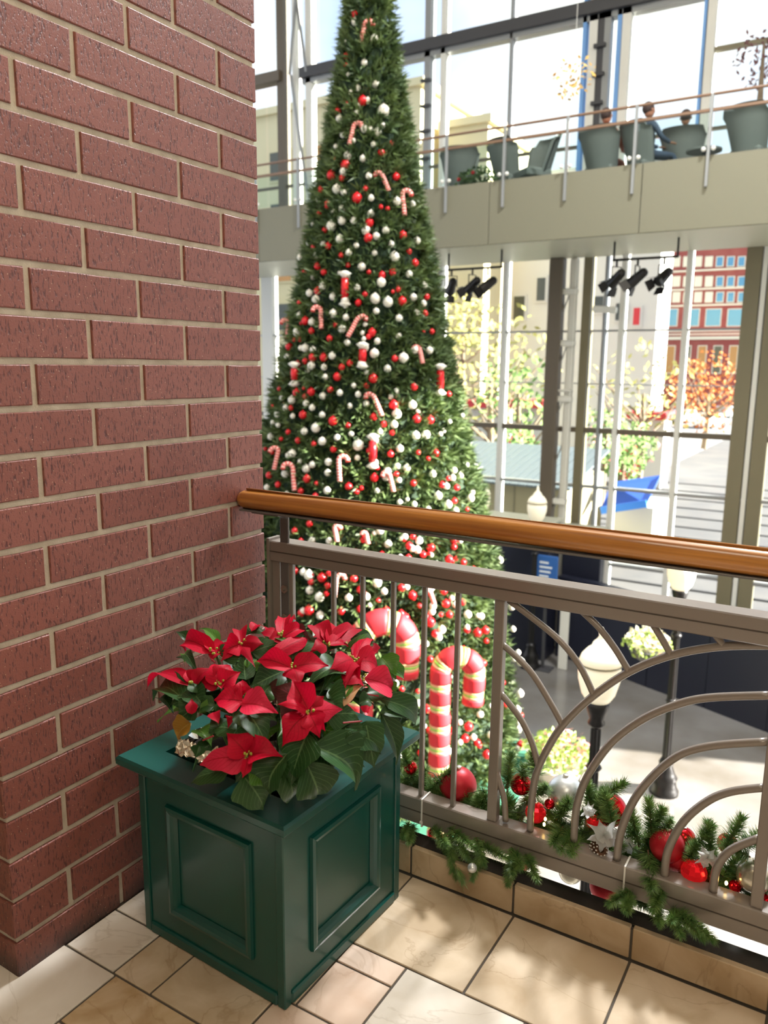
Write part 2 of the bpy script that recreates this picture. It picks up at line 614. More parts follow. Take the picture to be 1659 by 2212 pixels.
M['white_steel'] = mat('white_steel', (0.75, 0.74, 0.68), 0.5)
M['blue_steel'] = mat('blue_edge', (0.18, 0.38, 0.75), 0.5)
M['fascia'] = mat('olive_fascia', (0.205, 0.195, 0.135), 0.55)
M['soffit'] = mat('pale_soffit', (0.42, 0.41, 0.32), 0.5)
M['wood_rail'] = mat('balcony_rail', (0.22, 0.13, 0.08), 0.4)
M['glass'] = glass_mat('clear_glass', (0.96, 0.98, 0.97), 0.06)
M['rail_glass'] = glass_mat('greenish_glass', (0.86, 0.93, 0.92), 0.14)
M['chair_grey'] = mat('grey_lounge_fabric', (0.17, 0.175, 0.16), 0.8)
M['coat_navy'] = mat('navy_coat', (0.04, 0.06, 0.10), 0.8)
M['coat_red'] = mat('rust_jacket', (0.45, 0.10, 0.05), 0.8)
M['coat_grey'] = mat('grey_coat', (0.16, 0.16, 0.17), 0.8)
M['skin'] = mat('skin', (0.42, 0.20, 0.12), 0.5)
M['hair'] = mat('dark_hair', (0.05, 0.03, 0.025), 0.7)
M['plaster'] = mat('interior_plaster', (0.62, 0.58, 0.50), 0.8)
M['cream_wall'] = mat('cream_facade', (0.60, 0.52, 0.30), 0.9, noise=(0.15, (0.62, 0.56, 0.38), 0.2))
M['white_wall'] = mat('white_facade', (0.62, 0.61, 0.56), 0.9)
M['beige_wall'] = mat('beige_facade', (0.33, 0.29, 0.18), 0.9)
M['red_wall'] = mat('red_brick_facade', (0.28, 0.065, 0.06), 0.9, noise=(0.5, (0.36, 0.11, 0.09), 0.2))
M['window_blue'] = mat('sky_tint_window', (0.12, 0.32, 0.50), 0.15, 0.3)  # sky reflection put into the blue base colour
M['window_dark'] = mat('dark_window', (0.07, 0.075, 0.06), 0.2)
M['window_amber'] = mat('amber_window', (0.50, 0.25, 0.08), 0.4)
M['stone_trim'] = mat('pale_stone_trim', (0.78, 0.74, 0.60), 0.9)
M['asphalt'] = mat('asphalt', (0.22, 0.22, 0.23), 0.8)
M['plaza'] = mat('plaza_paving', (0.07, 0.07, 0.078), 0.8, noise=(0.6, (0.105, 0.10, 0.10), 0.2))
M['plaza_joint'] = mat('plaza_step_edge', (0.045, 0.045, 0.05), 0.8)
M['canopy'] = mat('ribbed_canopy', (0.10, 0.125, 0.14), 0.4)
M['awning_blue'] = mat('blue_awning', (0.02, 0.08, 0.42), 0.6)
M['awning_edge'] = mat('awning_light_edge', (0.04, 0.22, 0.80), 0.6)
M['autumn'] = mat('autumn_leaves', (0.62, 0.30, 0.06), 0.7, noise=(3, (0.70, 0.50, 0.14), 0.2))
M['autumn_orange'] = mat('orange_leaves', (0.48, 0.14, 0.02), 0.7)
M['yellow_leaf'] = mat('yellow_leaves', (0.36, 0.34, 0.10), 0.7)
M['dark_leaf'] = mat('plum_leaves', (0.14, 0.06, 0.06), 0.7)
M['bark'] = mat('bark', (0.20, 0.15, 0.10), 0.9)
M['hedge'] = mat('bush_leaves', (0.10, 0.22, 0.06), 0.7, noise=(5, (0.25, 0.36, 0.10), 0.2))
M['flower_white'] = mat('cream_petals', (0.80, 0.76, 0.55), 0.7)
M['flower_pink'] = mat('pink_petals', (0.70, 0.30, 0.30), 0.7)
M['flower_lime'] = mat('lime_foliage', (0.36, 0.50, 0.12), 0.7)
M['sign_blue'] = mat('blue_sign', (0.03, 0.12, 0.38), 0.5)
M['sign_text'] = mat('sign_lettering', (0.75, 0.80, 0.85), 0.5)
M['car_white'] = mat('white_car', (0.80, 0.80, 0.80), 0.25)
M['car_silver'] = mat('silver_car', (0.48, 0.50, 0.53), 0.25)
M['tyre'] = mat('tyre', (0.02, 0.02, 0.02), 0.8)
M['red_frame'] = mat('red_display', (0.60, 0.04, 0.05), 0.6)

# ------------------------------------------------------------------ brick wall (a free-standing brick pier)
WX, WY0, WY1 = -1.552, 0.934, 1.842
CH, Z0 = 0.1016, -0.009
JT = 0.0145
TOPC = 34
wall = MB().box(-3.4, WX - 0.006, WY0 + 0.006, WY1 - 0.006, 0, Z0 + TOPC * CH).build('wall_left', M['mortar'])
structure(wall, 'brick pier wall with wide pale mortar joints left of the railing')

def brick_mesh(L, h=CH - JT, dpt=0.03, seed=0):
    """brick lying along +Y, face towards +X at x=0, rounded rough edge"""
    rr = random.Random(seed)
    b = MB()
    rings = []
    for x, ins in ((-dpt, 0), (-0.004, 0), (-0.0006, 0.0006), (0.0004, 0.0022)):
        ring = []
        for (y, z) in [(0, 0), (L * .33, 0), (L * .66, 0), (L, 0), (L, h), (L * .66, h), (L * .33, h), (0, h)]:
            j = 0.0011
            yy = min(max(y, ins), L - ins) + (rr.uniform(-j, j) if x > -0.01 else 0)
            zz = min(max(z, ins), h - ins) + (rr.uniform(-j, j) if x > -0.01 else 0)
            ring.append((x, yy, zz))
        rings.append(ring)
    vs = [p for r in rings for p in r]
    fs = []
    for i in range(3):
        for k in range(8):
            k2 = (k + 1) % 8
            fs.append((i * 8 + k, i * 8 + k2, (i + 1) * 8 + k2, (i + 1) * 8 + k))
    t = 24
    fs += [(t, t + 1, t + 6, t + 7), (t + 1, t + 2, t + 5, t + 6), (t + 2, t + 3, t + 4, t + 5)]
    b.add(vs, fs)
    return b.mesh('brick', M['brick'])
_bm = {}
def get_brick(L, k):
    key = (round(L, 3), k % 4)
    if key not in _bm:
        _bm[key] = brick_mesh(L, seed=hash(key) % 999)
    return _bm[key]
FULL = 0.3027
for k in range(TOPC):
    z = Z0 + k * CH + JT / 2
    ys = [WY0, WY0 + FULL, WY0 + 2 * FULL, WY1] if k % 2 == 0 else [WY0, WY0 + .1515, WY0 + .1515 + FULL, WY0 + .1515 + 2 * FULL, WY1]
    for i in range(len(ys) - 1):
        a = ys[i] + (JT / 2 if i else 0)
        b = ys[i + 1] - (JT / 2 if i < len(ys) - 2 else 0)
        ox = random.uniform(-0.0007, 0.0007)
        link('brick', get_brick(b - a, k + i), wall, (WX + ox, a, z))
    if k < 14 or k % 1 == 0:
        # face turned towards the viewer's left (normal -Y)
        xs = [WX, WX - .1515 if k % 2 == 0 else WX - FULL]
        while xs[-1] > -3.2:
            xs.append(xs[-1] - FULL)
        for i in range(min(len(xs) - 1, 4)):
            a, b = xs[i] - (JT / 2 if i else 0), xs[i + 1] + JT / 2
            mtx = Matrix.Translation((b, WY0, z)) @ Matrix.Rotation(-PI / 2, 4, 'Z')
            # local +Y -> world +X, local +X -> world -Y
            link('brick', get_brick(a - b - (0.0 if i else 0.004), k + i + 1), wall, M=mtx)
    # the pier's end face towards the atrium (normal +Y)
    for i in range(3):
        xa = WX - (0 if k % 2 == 0 else .1515) - i * FULL
        if i == 0:
            xa -= 0.004
        mtx = Matrix.Translation((xa, WY1, z)) @ Matrix.Rotation(PI / 2, 4, 'Z')
        link('brick', get_brick(FULL - JT, k + i + 2), wall, M=mtx)

# ------------------------------------------------------------------ near floor of tiles
floor = MB().box(-3.4, 3.2, -3.2, 1.76, -0.35, -0.004).build('floor', M['grout'])
structure(floor, 'floor of beige stone tiles with dark joints')
G = 0.006
def tile(x0, x1, y0, y1, m='tile', parent=floor):
    b = MB().cbox(x0 + G / 2, x1 - G / 2, y0 + G / 2, y1 - G / 2, -0.012, random.uniform(-0.0004, 0.0004), 0.0012)
    return b.build('tile', M[m], parent)
YC = 1.746
tiles = [(-.957, -.652, 1.441, YC, 'tile'), (-.652, -.352, 1.441, YC, 'tile'), (-.352, -.050, 1.441, YC, 'tile'), (-.050, .252, 1.441, YC, 'tile'), (.252, .555, 1.441, YC, 'tile'),
         (-1.552, -.957, 1.441, YC, 'tile'),
         (-.800, -.500, 1.136, 1.441, 'tile_pale'), (-.500, -.198, 1.136, 1.441, 'tile_pale'), (-.198, .104, 1.136, 1.441, 'tile'),
         (-.957, -.800, 1.370, 1.441, 'tile_pink'), (-.957, -.800, 1.212, 1.370, 'tile_pink'), (-1.005, -.800, 1.066, 1.212, 'tile_pink'),
         (-1.552, -1.385, 1.212, 1.441, 'tile_pale'), (-1.385, -.957, 1.212, 1.441, 'tile'),
         (-1.552, -1.380, 1.060, 1.212, 'tile_pale'), (-1.380, -1.257, 1.060, 1.212, 'tile'), (-1.257, -1.005, 1.060, 1.212, 'tile'),
         (-1.67, -1.368, .755, 1.060, 'tile_pale'), (-1.368, -1.060, .905, 1.060, 'tile_spot'), (-1.060, -.800, .905, 1.060, 'tile'),
         (-1.368, -1.060, .60, .905, 'tile'), (-1.060, -.757, .60, .905, 'tile_pink'), (-.800, -.500, .833, 1.136, 'tile'), (-.5, -.198, .833, 1.136, 'tile_pink')]
for a in tiles:
    tile(*a)
def covered(x0, x1, y0, y1):
    cx, cy = (x0 + x1) / 2, (y0 + y1) / 2
    return any(a[0] < cx < a[1] and a[2] < cy < a[3] for a in tiles)
xx = -3.275
while xx < 3.0:
    yy = -3.1
    while yy < 0.56:
        if not covered(xx, xx + .3025, yy, yy + .3025):
            tile(xx, xx + .3025, yy, yy + .3025, random.choice(['tile', 'tile', 'tile_pink', 'tile_pale']))
        yy += .3025
    xx += .3025
for x0 in (-1.973, -2.276, -2.58):
    tile(x0, x0 + .303, .6, .925, 'tile')
for x0, x1 in ((-.757, -.5), (-.5, -.198), (-.198, .104), (.104, .41), (.41, .71), (.71, 1.01)):
    tile(x0, x1, .6, .833, random.choice(['tile', 'tile_pink']))
for x0 in (.104, .407, .71, 1.01, 1.31):
    tile(x0, x0 + .303, .833, 1.136, 'tile')
    tile(x0, x0 + .303, 1.136, 1.441, 'tile_pink')
    tile(x0 + .451, x0 + .754, 1.441, YC, 'tile')

# curb along the railing
curb = MB().box(WX, 3.2, YC + 0.004, 1.80, -0.35, 0.082).build('baseboard_railing', M['grout'])
structure(curb, 'low tiled curb below the railing')
xj = [-1.552, -1.268, -.963, -.657, -.354, -.050, .254, .558, .862, 1.17]
for i in range(len(xj) - 1):
    MB().cbox(xj[i] + .003, xj[i + 1] - .003, YC, YC + 0.02, 0.004, 0.088, 0.002).build('tile', M['curb_tile'], curb)
MB().cbox(WX, 3.2, YC + 0.014, 1.818, 0.080, 0.0885, 0.002).build('metal_ledge', M['ledge'], curb)
MB().box(WX, 3.2, 1.80, 1.812, -0.7, 0.08).build('slab_edge', M['plaster'], curb)

# ------------------------------------------------------------------ railing
YR = 1.80
rail = thing('railing', 'taupe metal balcony railing with sunburst arcs and a round oak handrail', 'railing', (0, 0, 0))
def hrail(z0, z1, name, x0, x1):
    o = MB().cbox(x0, x1, YR, YR + (0.062 if z0 > .5 else 0.05), z0, z1, 0.003).build(name, M['taupe'], rail)
    zm = (z0 + z1) / 2
    MB().box(x0, x1, YR - 0.0008, YR + 0.002, zm - 0.0016, zm + 0.0016).build('groove_shade', M['taupe_dark'], o)  # dark strip on the rail face, groove shade put into its colour
    return o
hrail(0.826, 0.888, 'top_rail', -1.498, 2.0)
hrail(0.126, 0.205, 'bottom_rail', -1.498, 2.0)
MB().cbox(-1.506, -1.496, YR - 0.004, YR + 0.049, 0.12, 0.896, 0.001).build('end_plate', M['taupe'], rail)
def post(x0, x1, z0=0.204, z1=0.828, d=0.026):
    MB().cbox(x0, x1, YR + 0.008, YR + 0.008 + d, z0, z1, 0.002).build('post', M['taupe'], rail)
post(-1.496, -1.466, d=0.03)
post(-1.433, -1.417, d=0.016)
post(-.765, -.738)
post(-.112, -.086)
post(.56, .587)
for x in (-1.276, -1.175, -1.073, -.974, -.873):
    MB().cbox(x - .0065, x + .0065, YR + .015, YR + .028, .204, .828, 0.0015).build('baluster', M['taupe'], rail)
for x in (.66, .76, .86, .96, 1.06, 1.16, 1.26):
    MB().cbox(x - .0065, x + .0065, YR + .015, YR + .028, .204, .828, 0.0015).build('baluster', M['taupe'], rail)
# flat wrought bracket with two bolts, carrying the handrail
br = MB().cbox(-1.462, -1.430, YR + .006, YR + .014, .46, .97, 0.002)
pts = []
for i in range(9):
    t = i / 8 * PI / 2
    pts.append((-1.446, YR + .010 - 0.055 * (1 - math.cos(t)), .955 + 0.028 * math.sin(t)))
br.tube(pts, [0.016] * 9, 8, flat=0.35, up=(0, 1, 0.3))
br.cbox(-1.50, -1.40, 1.722, 1.758, 0.984, 0.9925, 0.002)
bro = br.build('bracket', M['steel'], rail)
for z in (.745, .655):
    MB().tube([(-1.444, YR + .007, z), (-1.444, YR - .001, z)], 0.013, 6).tube([(-1.444, YR - .001, z), (-1.444, YR - .008, z)], 0.0055, 8).build('bolt', M['bolt'], bro)
for xb in (-.10, 1.2):
    MB().tube([(xb, YR + .018, .885), (xb, YR + .01, .94), (xb, YR - .03, .985)], 0.009, 8).build('bracket', M['steel'], rail)
# sunburst arcs (half fans about the middle post)
def arc_pts(px, n=18):
    P = [hit(800 + x / 1.9313, 1250 + y / 1.9313, 1, YR) for x, y in px]
    out = []
    m = len(P)
    for i in range(m - 1):
        p0, p1, p2, p3 = P[max(i - 1, 0)], P[i], P[i + 1], P[min(i + 2, m - 1)]
        for k in range(5):
            t = k / 5
            out.append(0.5 * ((2 * p1) + (p2 - p0) * t + (2 * p0 - 5 * p1 + 4 * p2 - p3) * t * t + (3 * p1 - p0 - 3 * p2 + p3) * t ** 3))
    out.append(P[-1])
    return [Vector((v.x, YR + 0.020, v.z)) for v in out]
XC, ZC = -.095, .238
def circle_arc(r, cx=XC, cz=ZC, rb=0.0092, name='arc', sx=1, drop=0.03):
    pts = [(cx - sx * r, YR + .02, cz - drop)]
    for i in range(25):
        t = i / 24 * PI / 2
        pts.append((cx - sx * r * math.cos(t), YR + .02, cz + r * math.sin(t)))
    return MB().tube(pts, rb, 8).build(name, M['taupe'], rail, True)
arcs = {'A': [(655, 1065), (660, 960), (680, 830), (735, 710), (800, 615), (915, 505), (1070, 400), (1250, 330), (1450, 295), (1665, 290)],
        'B': [(838, 1110), (850, 970), (890, 850), (985, 710), (1110, 610), (1250, 545), (1400, 510), (1670, 500)],
        'C': [(1018, 1190), (1040, 1060), (1110, 910), (1250, 770), (1400, 715), (1655, 695)],
        'D': [(1218, 1262), (1235, 1150), (1300, 1030), (1400, 945), (1500, 905), (1640, 888)],
        'E': [(1423, 1325), (1440, 1225), (1500, 1150), (1620, 1100)]}
for k, v in arcs.items():
    P = arc_pts(v)
    MB().tube(P, 0.0098, 8).build('arc', M['taupe'], rail, True)
    MB().tube([Vector((2 * (-.099) - q.x, q.y, q.z)) for q in P], 0.0098, 8).build('arc', M['taupe'], rail, True)
ribs = [[(552, 1025), (545, 930), (525, 860), (510, 800)], [(692, 805), (660, 690), (610, 590), (530, 488)], [(793, 628), (740, 530), (650, 390), (535, 280)],
        [(922, 497), (860, 370), (760, 250), (565, 98)], [(1072, 402), (1010, 300), (940, 210), (875, 148)], [(1247, 330), (1210, 265), (1172, 203)], [(1467, 293), (1453, 270), (1435, 248)]]
for v in ribs:
    P = arc_pts(v)
    MB().tube(P, 0.0085, 8).build('rib', M['taupe'], rail, True)
    MB().tube([Vector((2 * (-.099) - q.x, q.y, q.z)) for q in P], 0.0085, 8).build('rib', M['taupe'], rail, True)
# oak handrail
hp, hr = [], []
for i in range(6):
    hp.append((WX + 0.001 + 0.003 * i, 1.742, 1.0195))
    hr.append(0.0215 + 0.0012 * i)
hp += [(-.8, 1.742, 1.024), (0, 1.742, 1.019), (2.0, 1.742, 1.019)]
hr += [0.0285, 0.0285, 0.0285]
h_ = MB()
h_.tube(hp, hr, 20)
ho = h_.build('handrail', M['wood'], rail, True)
MB().cbox(-1.54, 2.0, 1.716, 1.768, 0.9885, 0.9935, 0.001).build('steel_strip', M['steel'], ho)
MB().tube([(-1.53, 1.745, 1.0475), (2.0, 1.745, 1.0475)], 0.0085, 8, flat=0.5).build('top_bead', M['wood'], ho, True)

# ------------------------------------------------------------------ green planter box
PCX, PCY, PROT = -1.187, 1.428, math.radians(-2.5)
planter = thing('planter_box', 'dark green painted square wooden planter box with recessed panels', 'planter', (PCX, PCY, 0), PROT)
HB = 0.232
def rotz(k):
    return Matrix.Rotation(k * PI / 2, 4, 'Z')
for k in range(4):
    R4 = rotz(k)
    # each side is a frame of stiles and rails around a recessed panel
    b = MB()
    y0, y1 = -HB + 0.004, -HB + 0.018
    w_ = 0.136
    zb, zt = 0.085, 0.372
    b.box(-HB + .02, -w_, y0, y1, 0.0, 0.452, R4).box(w_, HB - .02, y0, y1, 0.0, 0.452, R4)
    b.box(-w_, w_, y0, y1, 0.0, zb, R4).box(-w_, w_, y0, y1, zt, 0.452, R4)
    side = b.build('side_panel', M['green_paint'], planter)
    MB().cbox(-w_, w_, y0 + .008, y1 + .004, zb, zt, 0.002, R4).build('recessed_panel', M['green_paint'], side)
    # bolection moulding
    mo = MB()
    prof = [(-0.002, -0.001), (0.0, -0.0085), (0.008, -0.0105), (0.016, -0.0085), (0.022, -0.002), (0.027, 0.0065)]
    vs, fs = [], []
    for (ins, dy) in prof:
        for (sx, zz) in ((-1, zb), (1, zb), (1, zt), (-1, zt)):
            z_ = zz + ins if zz == zb else zz - ins
            vs.append(R4 @ Vector((sx * (w_ - ins), y0 + dy, z_)))
    for i in range(len(prof) - 1):
        for j in range(4):
            j2 = (j + 1) % 4
            fs.append((i * 4 + j, i * 4 + j2, (i + 1) * 4 + j2, (i + 1) * 4 + j))
    mo.add(vs, fs)
    mo.build('moulding', M['green_paint'], side)
    MB().cbox(-HB + .022, HB - .022, -HB - .003, -HB + .01, 0.0, 0.03, 0.004, R4).build('base_trim', M['green_paint'], side)
    MB().cbox(-HB - .001, -HB + .022, -HB - .001, -HB + .022, 0.0, 0.453, 0.0025, R4).build('corner_post', M['green_paint'], planter)
# mitred lid ring with a square opening
b = MB()
HO, HI, ZA, ZB = 0.268, 0.185, 0.452, 0.477
prof = [(HI, ZA), (HO - .004, ZA), (HO, ZA + .005), (HO, ZB - .006), (HO - .005, ZB), (HI, ZB)]
for k in range(4):
    vs, fs = [], []
    for (r, z) in prof:
        for s in (-1, 1):
            vs.append(rotz(k) @ Vector((s * r, -r, z)))
    for i in range(len(prof)):
        i2 = (i + 1) % len(prof)
        fs.append((i * 2, i * 2 + 1, i2 * 2 + 1, i2 * 2))
    b.add(vs, fs)
b.build('lid', M['green_paint'], planter)
MB().box(-HI - .01, HI + .01, -HI - .01, HI + .01, 0.38, 0.41).build('soil', M['soil'], planter)

# ------------------------------------------------------------------ poinsettia
def leaf_mesh(base, tip, width, nrm, mat_, seed, droop=0.12, fold=0.18, lobed=0.15, nu=6, nv=11):
    """curved pointed leaf from base to tip"""
    rr = random.Random(seed)
    base, tip = Vector(base), Vector(tip)
    ax = tip - base
    L = ax.length
    ax.normalize()
    nrm = (Vector(nrm) - ax * ax.dot(Vector(nrm))).normalized()
    sd_ = ax.cross(nrm)
    vs, uvs, fs = [], [], []
    ph = rr.uniform(0, 6.28)
    tw = rr.uniform(-0.5, 0.5)
    curl = rr.uniform(0.0, 0.28)
    for j in range(nv + 1):
        v = j / nv
        wv = (v ** .62) * ((1 - v) ** 1.35) / 0.293 if 0 < v < 1 else 0.0
        wv *= (1 + lobed * math.sin(3 * PI * v + ph) * math.sin(PI * v))
        wv = max(wv, 0.015)
        arch = droop * L * math.sin(PI * v) - curl * L * v ** 3.5
        for i in range(nu + 1):
            u = i / nu * 2 - 1
            off = u * wv * width * 0.55
            hgt = arch + fold * abs(off) + 0.05 * width * math.sin(v * 7 + ph + u * 2) * abs(u)
            p = base + ax * (v * L) + (sd_ * math.cos(tw * v) + nrm * math.sin(tw * v)) * off + nrm * hgt
            vs.append(tuple(p))
            uvs.append((i / nu, v))
    for j in range(nv):
        for i in range(nu):
            a = j * (nu + 1) + i
            fs.append((a, a + 1, a + nu + 2, a + nu + 1))
    me = bpy.data.meshes.new('leaf')
    me.from_pydata(vs, [], fs)
    me.polygons.foreach_set('use_smooth', [True] * len(fs))
    uvl = me.uv_layers.new(name='UVMap')
    for li, l in enumerate(me.loops):
        uvl.data[li].uv = uvs[l.vertex_index]
    me.materials.append(mat_)
    me.update()
    return me

PC = hit(605, 1540, 2, 0.60)
PC = Vector((PC.x, PC.y, 0.60))
PRAD = Vector((0.30, 0.30, 0.21))
plant = thing('poinsettia', 'red poinsettia in foil filling the green planter box', 'plant', (PCX, PCY, 0.41))
PINV = Vector((PCX, PCY, 0.41))
def on_dome(cx, cy, off=0.0):
    """crop coordinates of the plant -> a point on its dome of foliage"""
    x, y = 300 + cx / 2.676, 1300 + cy / 2.676
    d = ray(x, y)
    o = CAM - PC
    D = Vector((d.x / PRAD.x, d.y / PRAD.y, d.z / PRAD.z))
    O = Vector((o.x / PRAD.x, o.y / PRAD.y, o.z / PRAD.z))
    a, b, c = D.dot(D), 2 * O.dot(D), O.dot(O) - 1
    disc = b * b - 4 * a * c
    t = (-b - math.sqrt(disc)) / (2 * a) if disc > 0 else -b / (2 * a)
    t -= off
    p = CAM + d * t
    if p.z < 0.492:
        q = CAM + d * ((0.492 - HC) / d.z)
        if abs(q.x - PCX) < 0.27 and abs(q.y - PCY) < 0.27:
            p = q
    return p
_seed = [0]
def leaf(bx, by, tx, ty, w_px, m, off=0.0, toff=None, droop=None, name='leaf', up=0.5):
    _seed[0] += 1
    p0 = on_dome(bx, by, off - 0.012)
    p1 = on_dome(tx, ty, off if toff is None else toff)
    mid = (p0 + p1) / 2
    width = w_px / 2.676 / F_PX * (mid - CAM).length * 1.38
    n = ((CAM - mid).normalized() * 0.8 + Vector((0, 0, 1)) * up + Vector((random.uniform(-.35, .35), random.uniform(-.35, .35), 0))).normalized()
    o = link(name, leaf_mesh(p0 - PINV, p1 - PINV, width, n, M[m], _seed[0], random.uniform(.02, .22) if droop is None else droop, random.choice([random.uniform(-.35, -.1), random.uniform(.25, .7), random.uniform(.25, .7)])), plant)
    return o
reds = [
 (820,205,828,72,62),(825,205,908,95,62),(830,205,965,155,60),(815,200,698,172,62),(820,210,745,215,50),(835,200,868,95,55),
 (1090,245,1132,130,85),(1095,245,1262,165,75),(1085,240,993,140,85),(1095,250,1220,240,75),(1085,240,1180,150,70),(1080,250,1005,265,60),
 (445,300,222,232,85),(450,295,398,215,70),(455,295,420,330,60),(455,290,560,245,60),
 (590,245,580,150,52),(595,245,715,240,78),(590,245,470,290,80),(595,255,655,345,40),(560,262,480,330,50),
 (300,485,42,507,78),(295,470,288,380,42),(310,470,372,378,70),(318,470,420,372,60),
 (468,480,432,352,78),(472,480,582,402,90),(465,478,328,455,62),(470,470,530,355,90),(470,480,480,505,30),
 (605,535,596,448,58),(600,575,432,560,125),(595,590,795,620,120),(600,560,575,600,50),(600,545,560,490,46),
 (985,640,815,805,125),(988,650,1045,780,88),(990,640,1188,612,78),(975,630,798,588,52),(978,625,885,448,110),(985,620,1070,545,85),(990,645,1078,745,66),(975,620,940,480,80),
 (880,385,665,325,85),(885,380,1098,368,95),(890,385,930,470,88),(770,310,1022,188,70),(880,380,800,350,60),
 (1245,335,1385,285,85),(1250,345,1395,380,120),(1240,335,1110,385,110),(1245,345,1185,455,90),(1300,440,1498,518,115),(1250,350,1270,455,80),(1245,330,1350,250,60),
 (1285,440,1180,470,80),
 (625,900,352,942,115),(628,885,508,755,105),(635,890,818,872,125),(630,900,600,1020,42),
 (305,650,305,555,42),(1300,640,1332,595,36),(650,170,700,130,40),(1330,300,1365,255,40),(1280,300,1240,230,50),
 (430,640,460,700,50),(520,660,520,720,34)]
for r in reds:
    big = r[0] > 960 and r[1] > 600 or (r[0] > 1290 and r[1] > 430)
    leaf(*r, 'pink_leaf' if (r[2:4] in ((1188, 612), (1498, 518), (795, 620), (352, 942))) else 'red_leaf', off=random.uniform(0.018, 0.034), name='bract')
greens = [
 (590,165,742,178,62,'green_leaf'),(650,290,830,235,85,'green_leaf'),(888,335,1032,186,82,'green_leaf'),(838,400,636,497,120,'green_leaf'),
 (490,340,605,262,95,'green_leaf'),(300,225,218,170,42,'green_leaf'),(465,247,348,148,42,'lime_leaf'),(615,450,606,305,88,'green_leaf'),
 (640,400,680,330,70,'lime_leaf'),(1175,385,968,482,118,'green_leaf'),(1232,368,1060,480,88,'green_leaf'),(1210,195,1372,238,68,'green_leaf'),
 (1190,285,1372,243,62,'lime_leaf'),(1400,320,1490,440,95,'lime_leaf'),(1430,370,1548,450,60,'lime_leaf'),(295,600,78,562,95,'green_leaf'),(330,600,225,690,80,'green_leaf'),
 (120,560,200,640,60,'green_leaf'),(350,560,150,600,70,'green_leaf'),
 (300,700,205,795,110,'orange_leaf'),(565,740,403,715,88,'green_leaf'),(602,608,748,810,138,'green_leaf'),(520,970,262,1028,92,'green_leaf'),
 (600,1000,752,1215,158,'green_leaf'),(680,935,742,1080,100,'lime_leaf'),(975,755,862,1062,158,'green_leaf'),(1000,830,1280,1083,180,'green_leaf'),
 (965,920,1062,1172,152,'green_leaf'),(860,880,742,1128,150,'green_leaf'),(1310,690,1365,975,138,'green_leaf'),(1400,640,1515,955,96,'green_leaf'),
 (1400,560,1605,722,96,'green_leaf'),(1290,530,1478,575,78,'green_leaf'),(1390,640,1545,702,76,'green_leaf'),(1185,605,1312,470,48,'peach_leaf'),
 (1080,655,1290,640,112,'green_leaf'),(955,620,788,478,150,'purple_leaf'),(735,490,785,575,90,'purple_leaf'),(1180,560,1245,470,48,'lime_leaf'),
 (440,600,335,600,70,'green_leaf'),(440,590,340,640,50,'lime_leaf'),(310,520,380,610,100,'green_leaf'),(390,520,310,440,90,'green_leaf'),
 (480,560,530,640,80,'green_leaf'),(900,180,1000,230,70,'purple_leaf'),(960,190,1010,150,60,'lime_leaf'),(1150,580,1120,540,36,'lime_leaf'),
 (1200,720,1180,800,90,'green_leaf'),(1240,720,1300,830,110,'green_leaf'),(780,680,720,600,60,'green_leaf'),(640,600,800,690,80,'green_leaf'),
 (260,330,330,385,60,'green_leaf'),(300,330,240,300,30,'lime_leaf'),(1050,400,1000,300,50,'green_leaf'),(820,205,870,240,60,'lime_leaf'),
 (1060,560,1180,640,120,'green_leaf'),(1100,500,1200,560,90,'green_leaf'),(480,740,420,660,80,'green_leaf'),(350,830,330,900,60,'green_leaf'),(340,740,420,820,80,'lime_leaf'),
 (1420,480,1480,560,70,'lime_leaf'),(1440,560,1600,700,50,'green_leaf'),(1270,590,1350,560,60,'green_leaf'),(560,500,500,420,60,'green_leaf'),(250,500,230,515,40,'lime_leaf'),
 (1350,340,1300,400,60,'green_leaf'),(700,560,760,480,90,'green_leaf'),(860,300,840,260,60,'green_leaf')]
for i, g in enumerate(greens):
    leaf(*g[:5], g[5], off=random.uniform(-0.02, 0.012) if g[1] < 560 else random.uniform(-0.005, 0.02), name='leaf')
for (a, b_, c, d, w_) in ((700, 900, 620, 1120, 110), (800, 900, 900, 1200, 130), (1000, 820, 1150, 1010, 130), (1130, 800, 1330, 960, 110), (560, 900, 400, 960, 90), (760, 860, 820, 1110, 120), (420, 820, 300, 900, 60),
                          (1230, 760, 1400, 880, 100), (900, 840, 1010, 1060, 130), (660, 860, 560, 1060, 90), (1150, 700, 1300, 830, 120)):
    leaf(a, b_, c, d, w_, 'green_leaf', off=-0.02, toff=-0.006)
# deeper filler foliage all round the dome
for i in range(120):
    th, ph = random.uniform(0, 2 * PI), random.uniform(0.1, 1.45)
    d = Vector((math.cos(th) * math.sin(ph), math.sin(th) * math.sin(ph), math.cos(ph)))
    r0, r1 = 0.45, random.uniform(0.72, 0.88)
    if th > 0.3 and th < 2.6:
        r1 = random.uniform(.75, .98)
    c0 = PC + Vector((d.x * PRAD.x, d.y * PRAD.y, d.z * PRAD.z)) * r0
    tw = Vector((random.uniform(-1, 1), random.uniform(-1, 1), random.uniform(-.6, .3))) * 0.05
    c1 = PC + Vector((d.x * PRAD.x, d.y * PRAD.y, d.z * PRAD.z)) * r1 + tw
    c1.z = max(c1.z, 0.50)
    c1.x = max(c1.x, -1.50)
    _seed[0] += 1
    mm = 'red_leaf' if (th < 2.6 and random.random() < .45 and ph < 1.0 and d.y > .2) else random.choice(['green_leaf', 'green_leaf', 'green_leaf', 'lime_leaf'])
    link('bract' if mm == 'red_leaf' else 'leaf', leaf_mesh(c0 - PINV, c1 - PINV, random.uniform(.05, .085), d + Vector((0, 0, .5)), M[mm], _seed[0], .1, .2), plant)
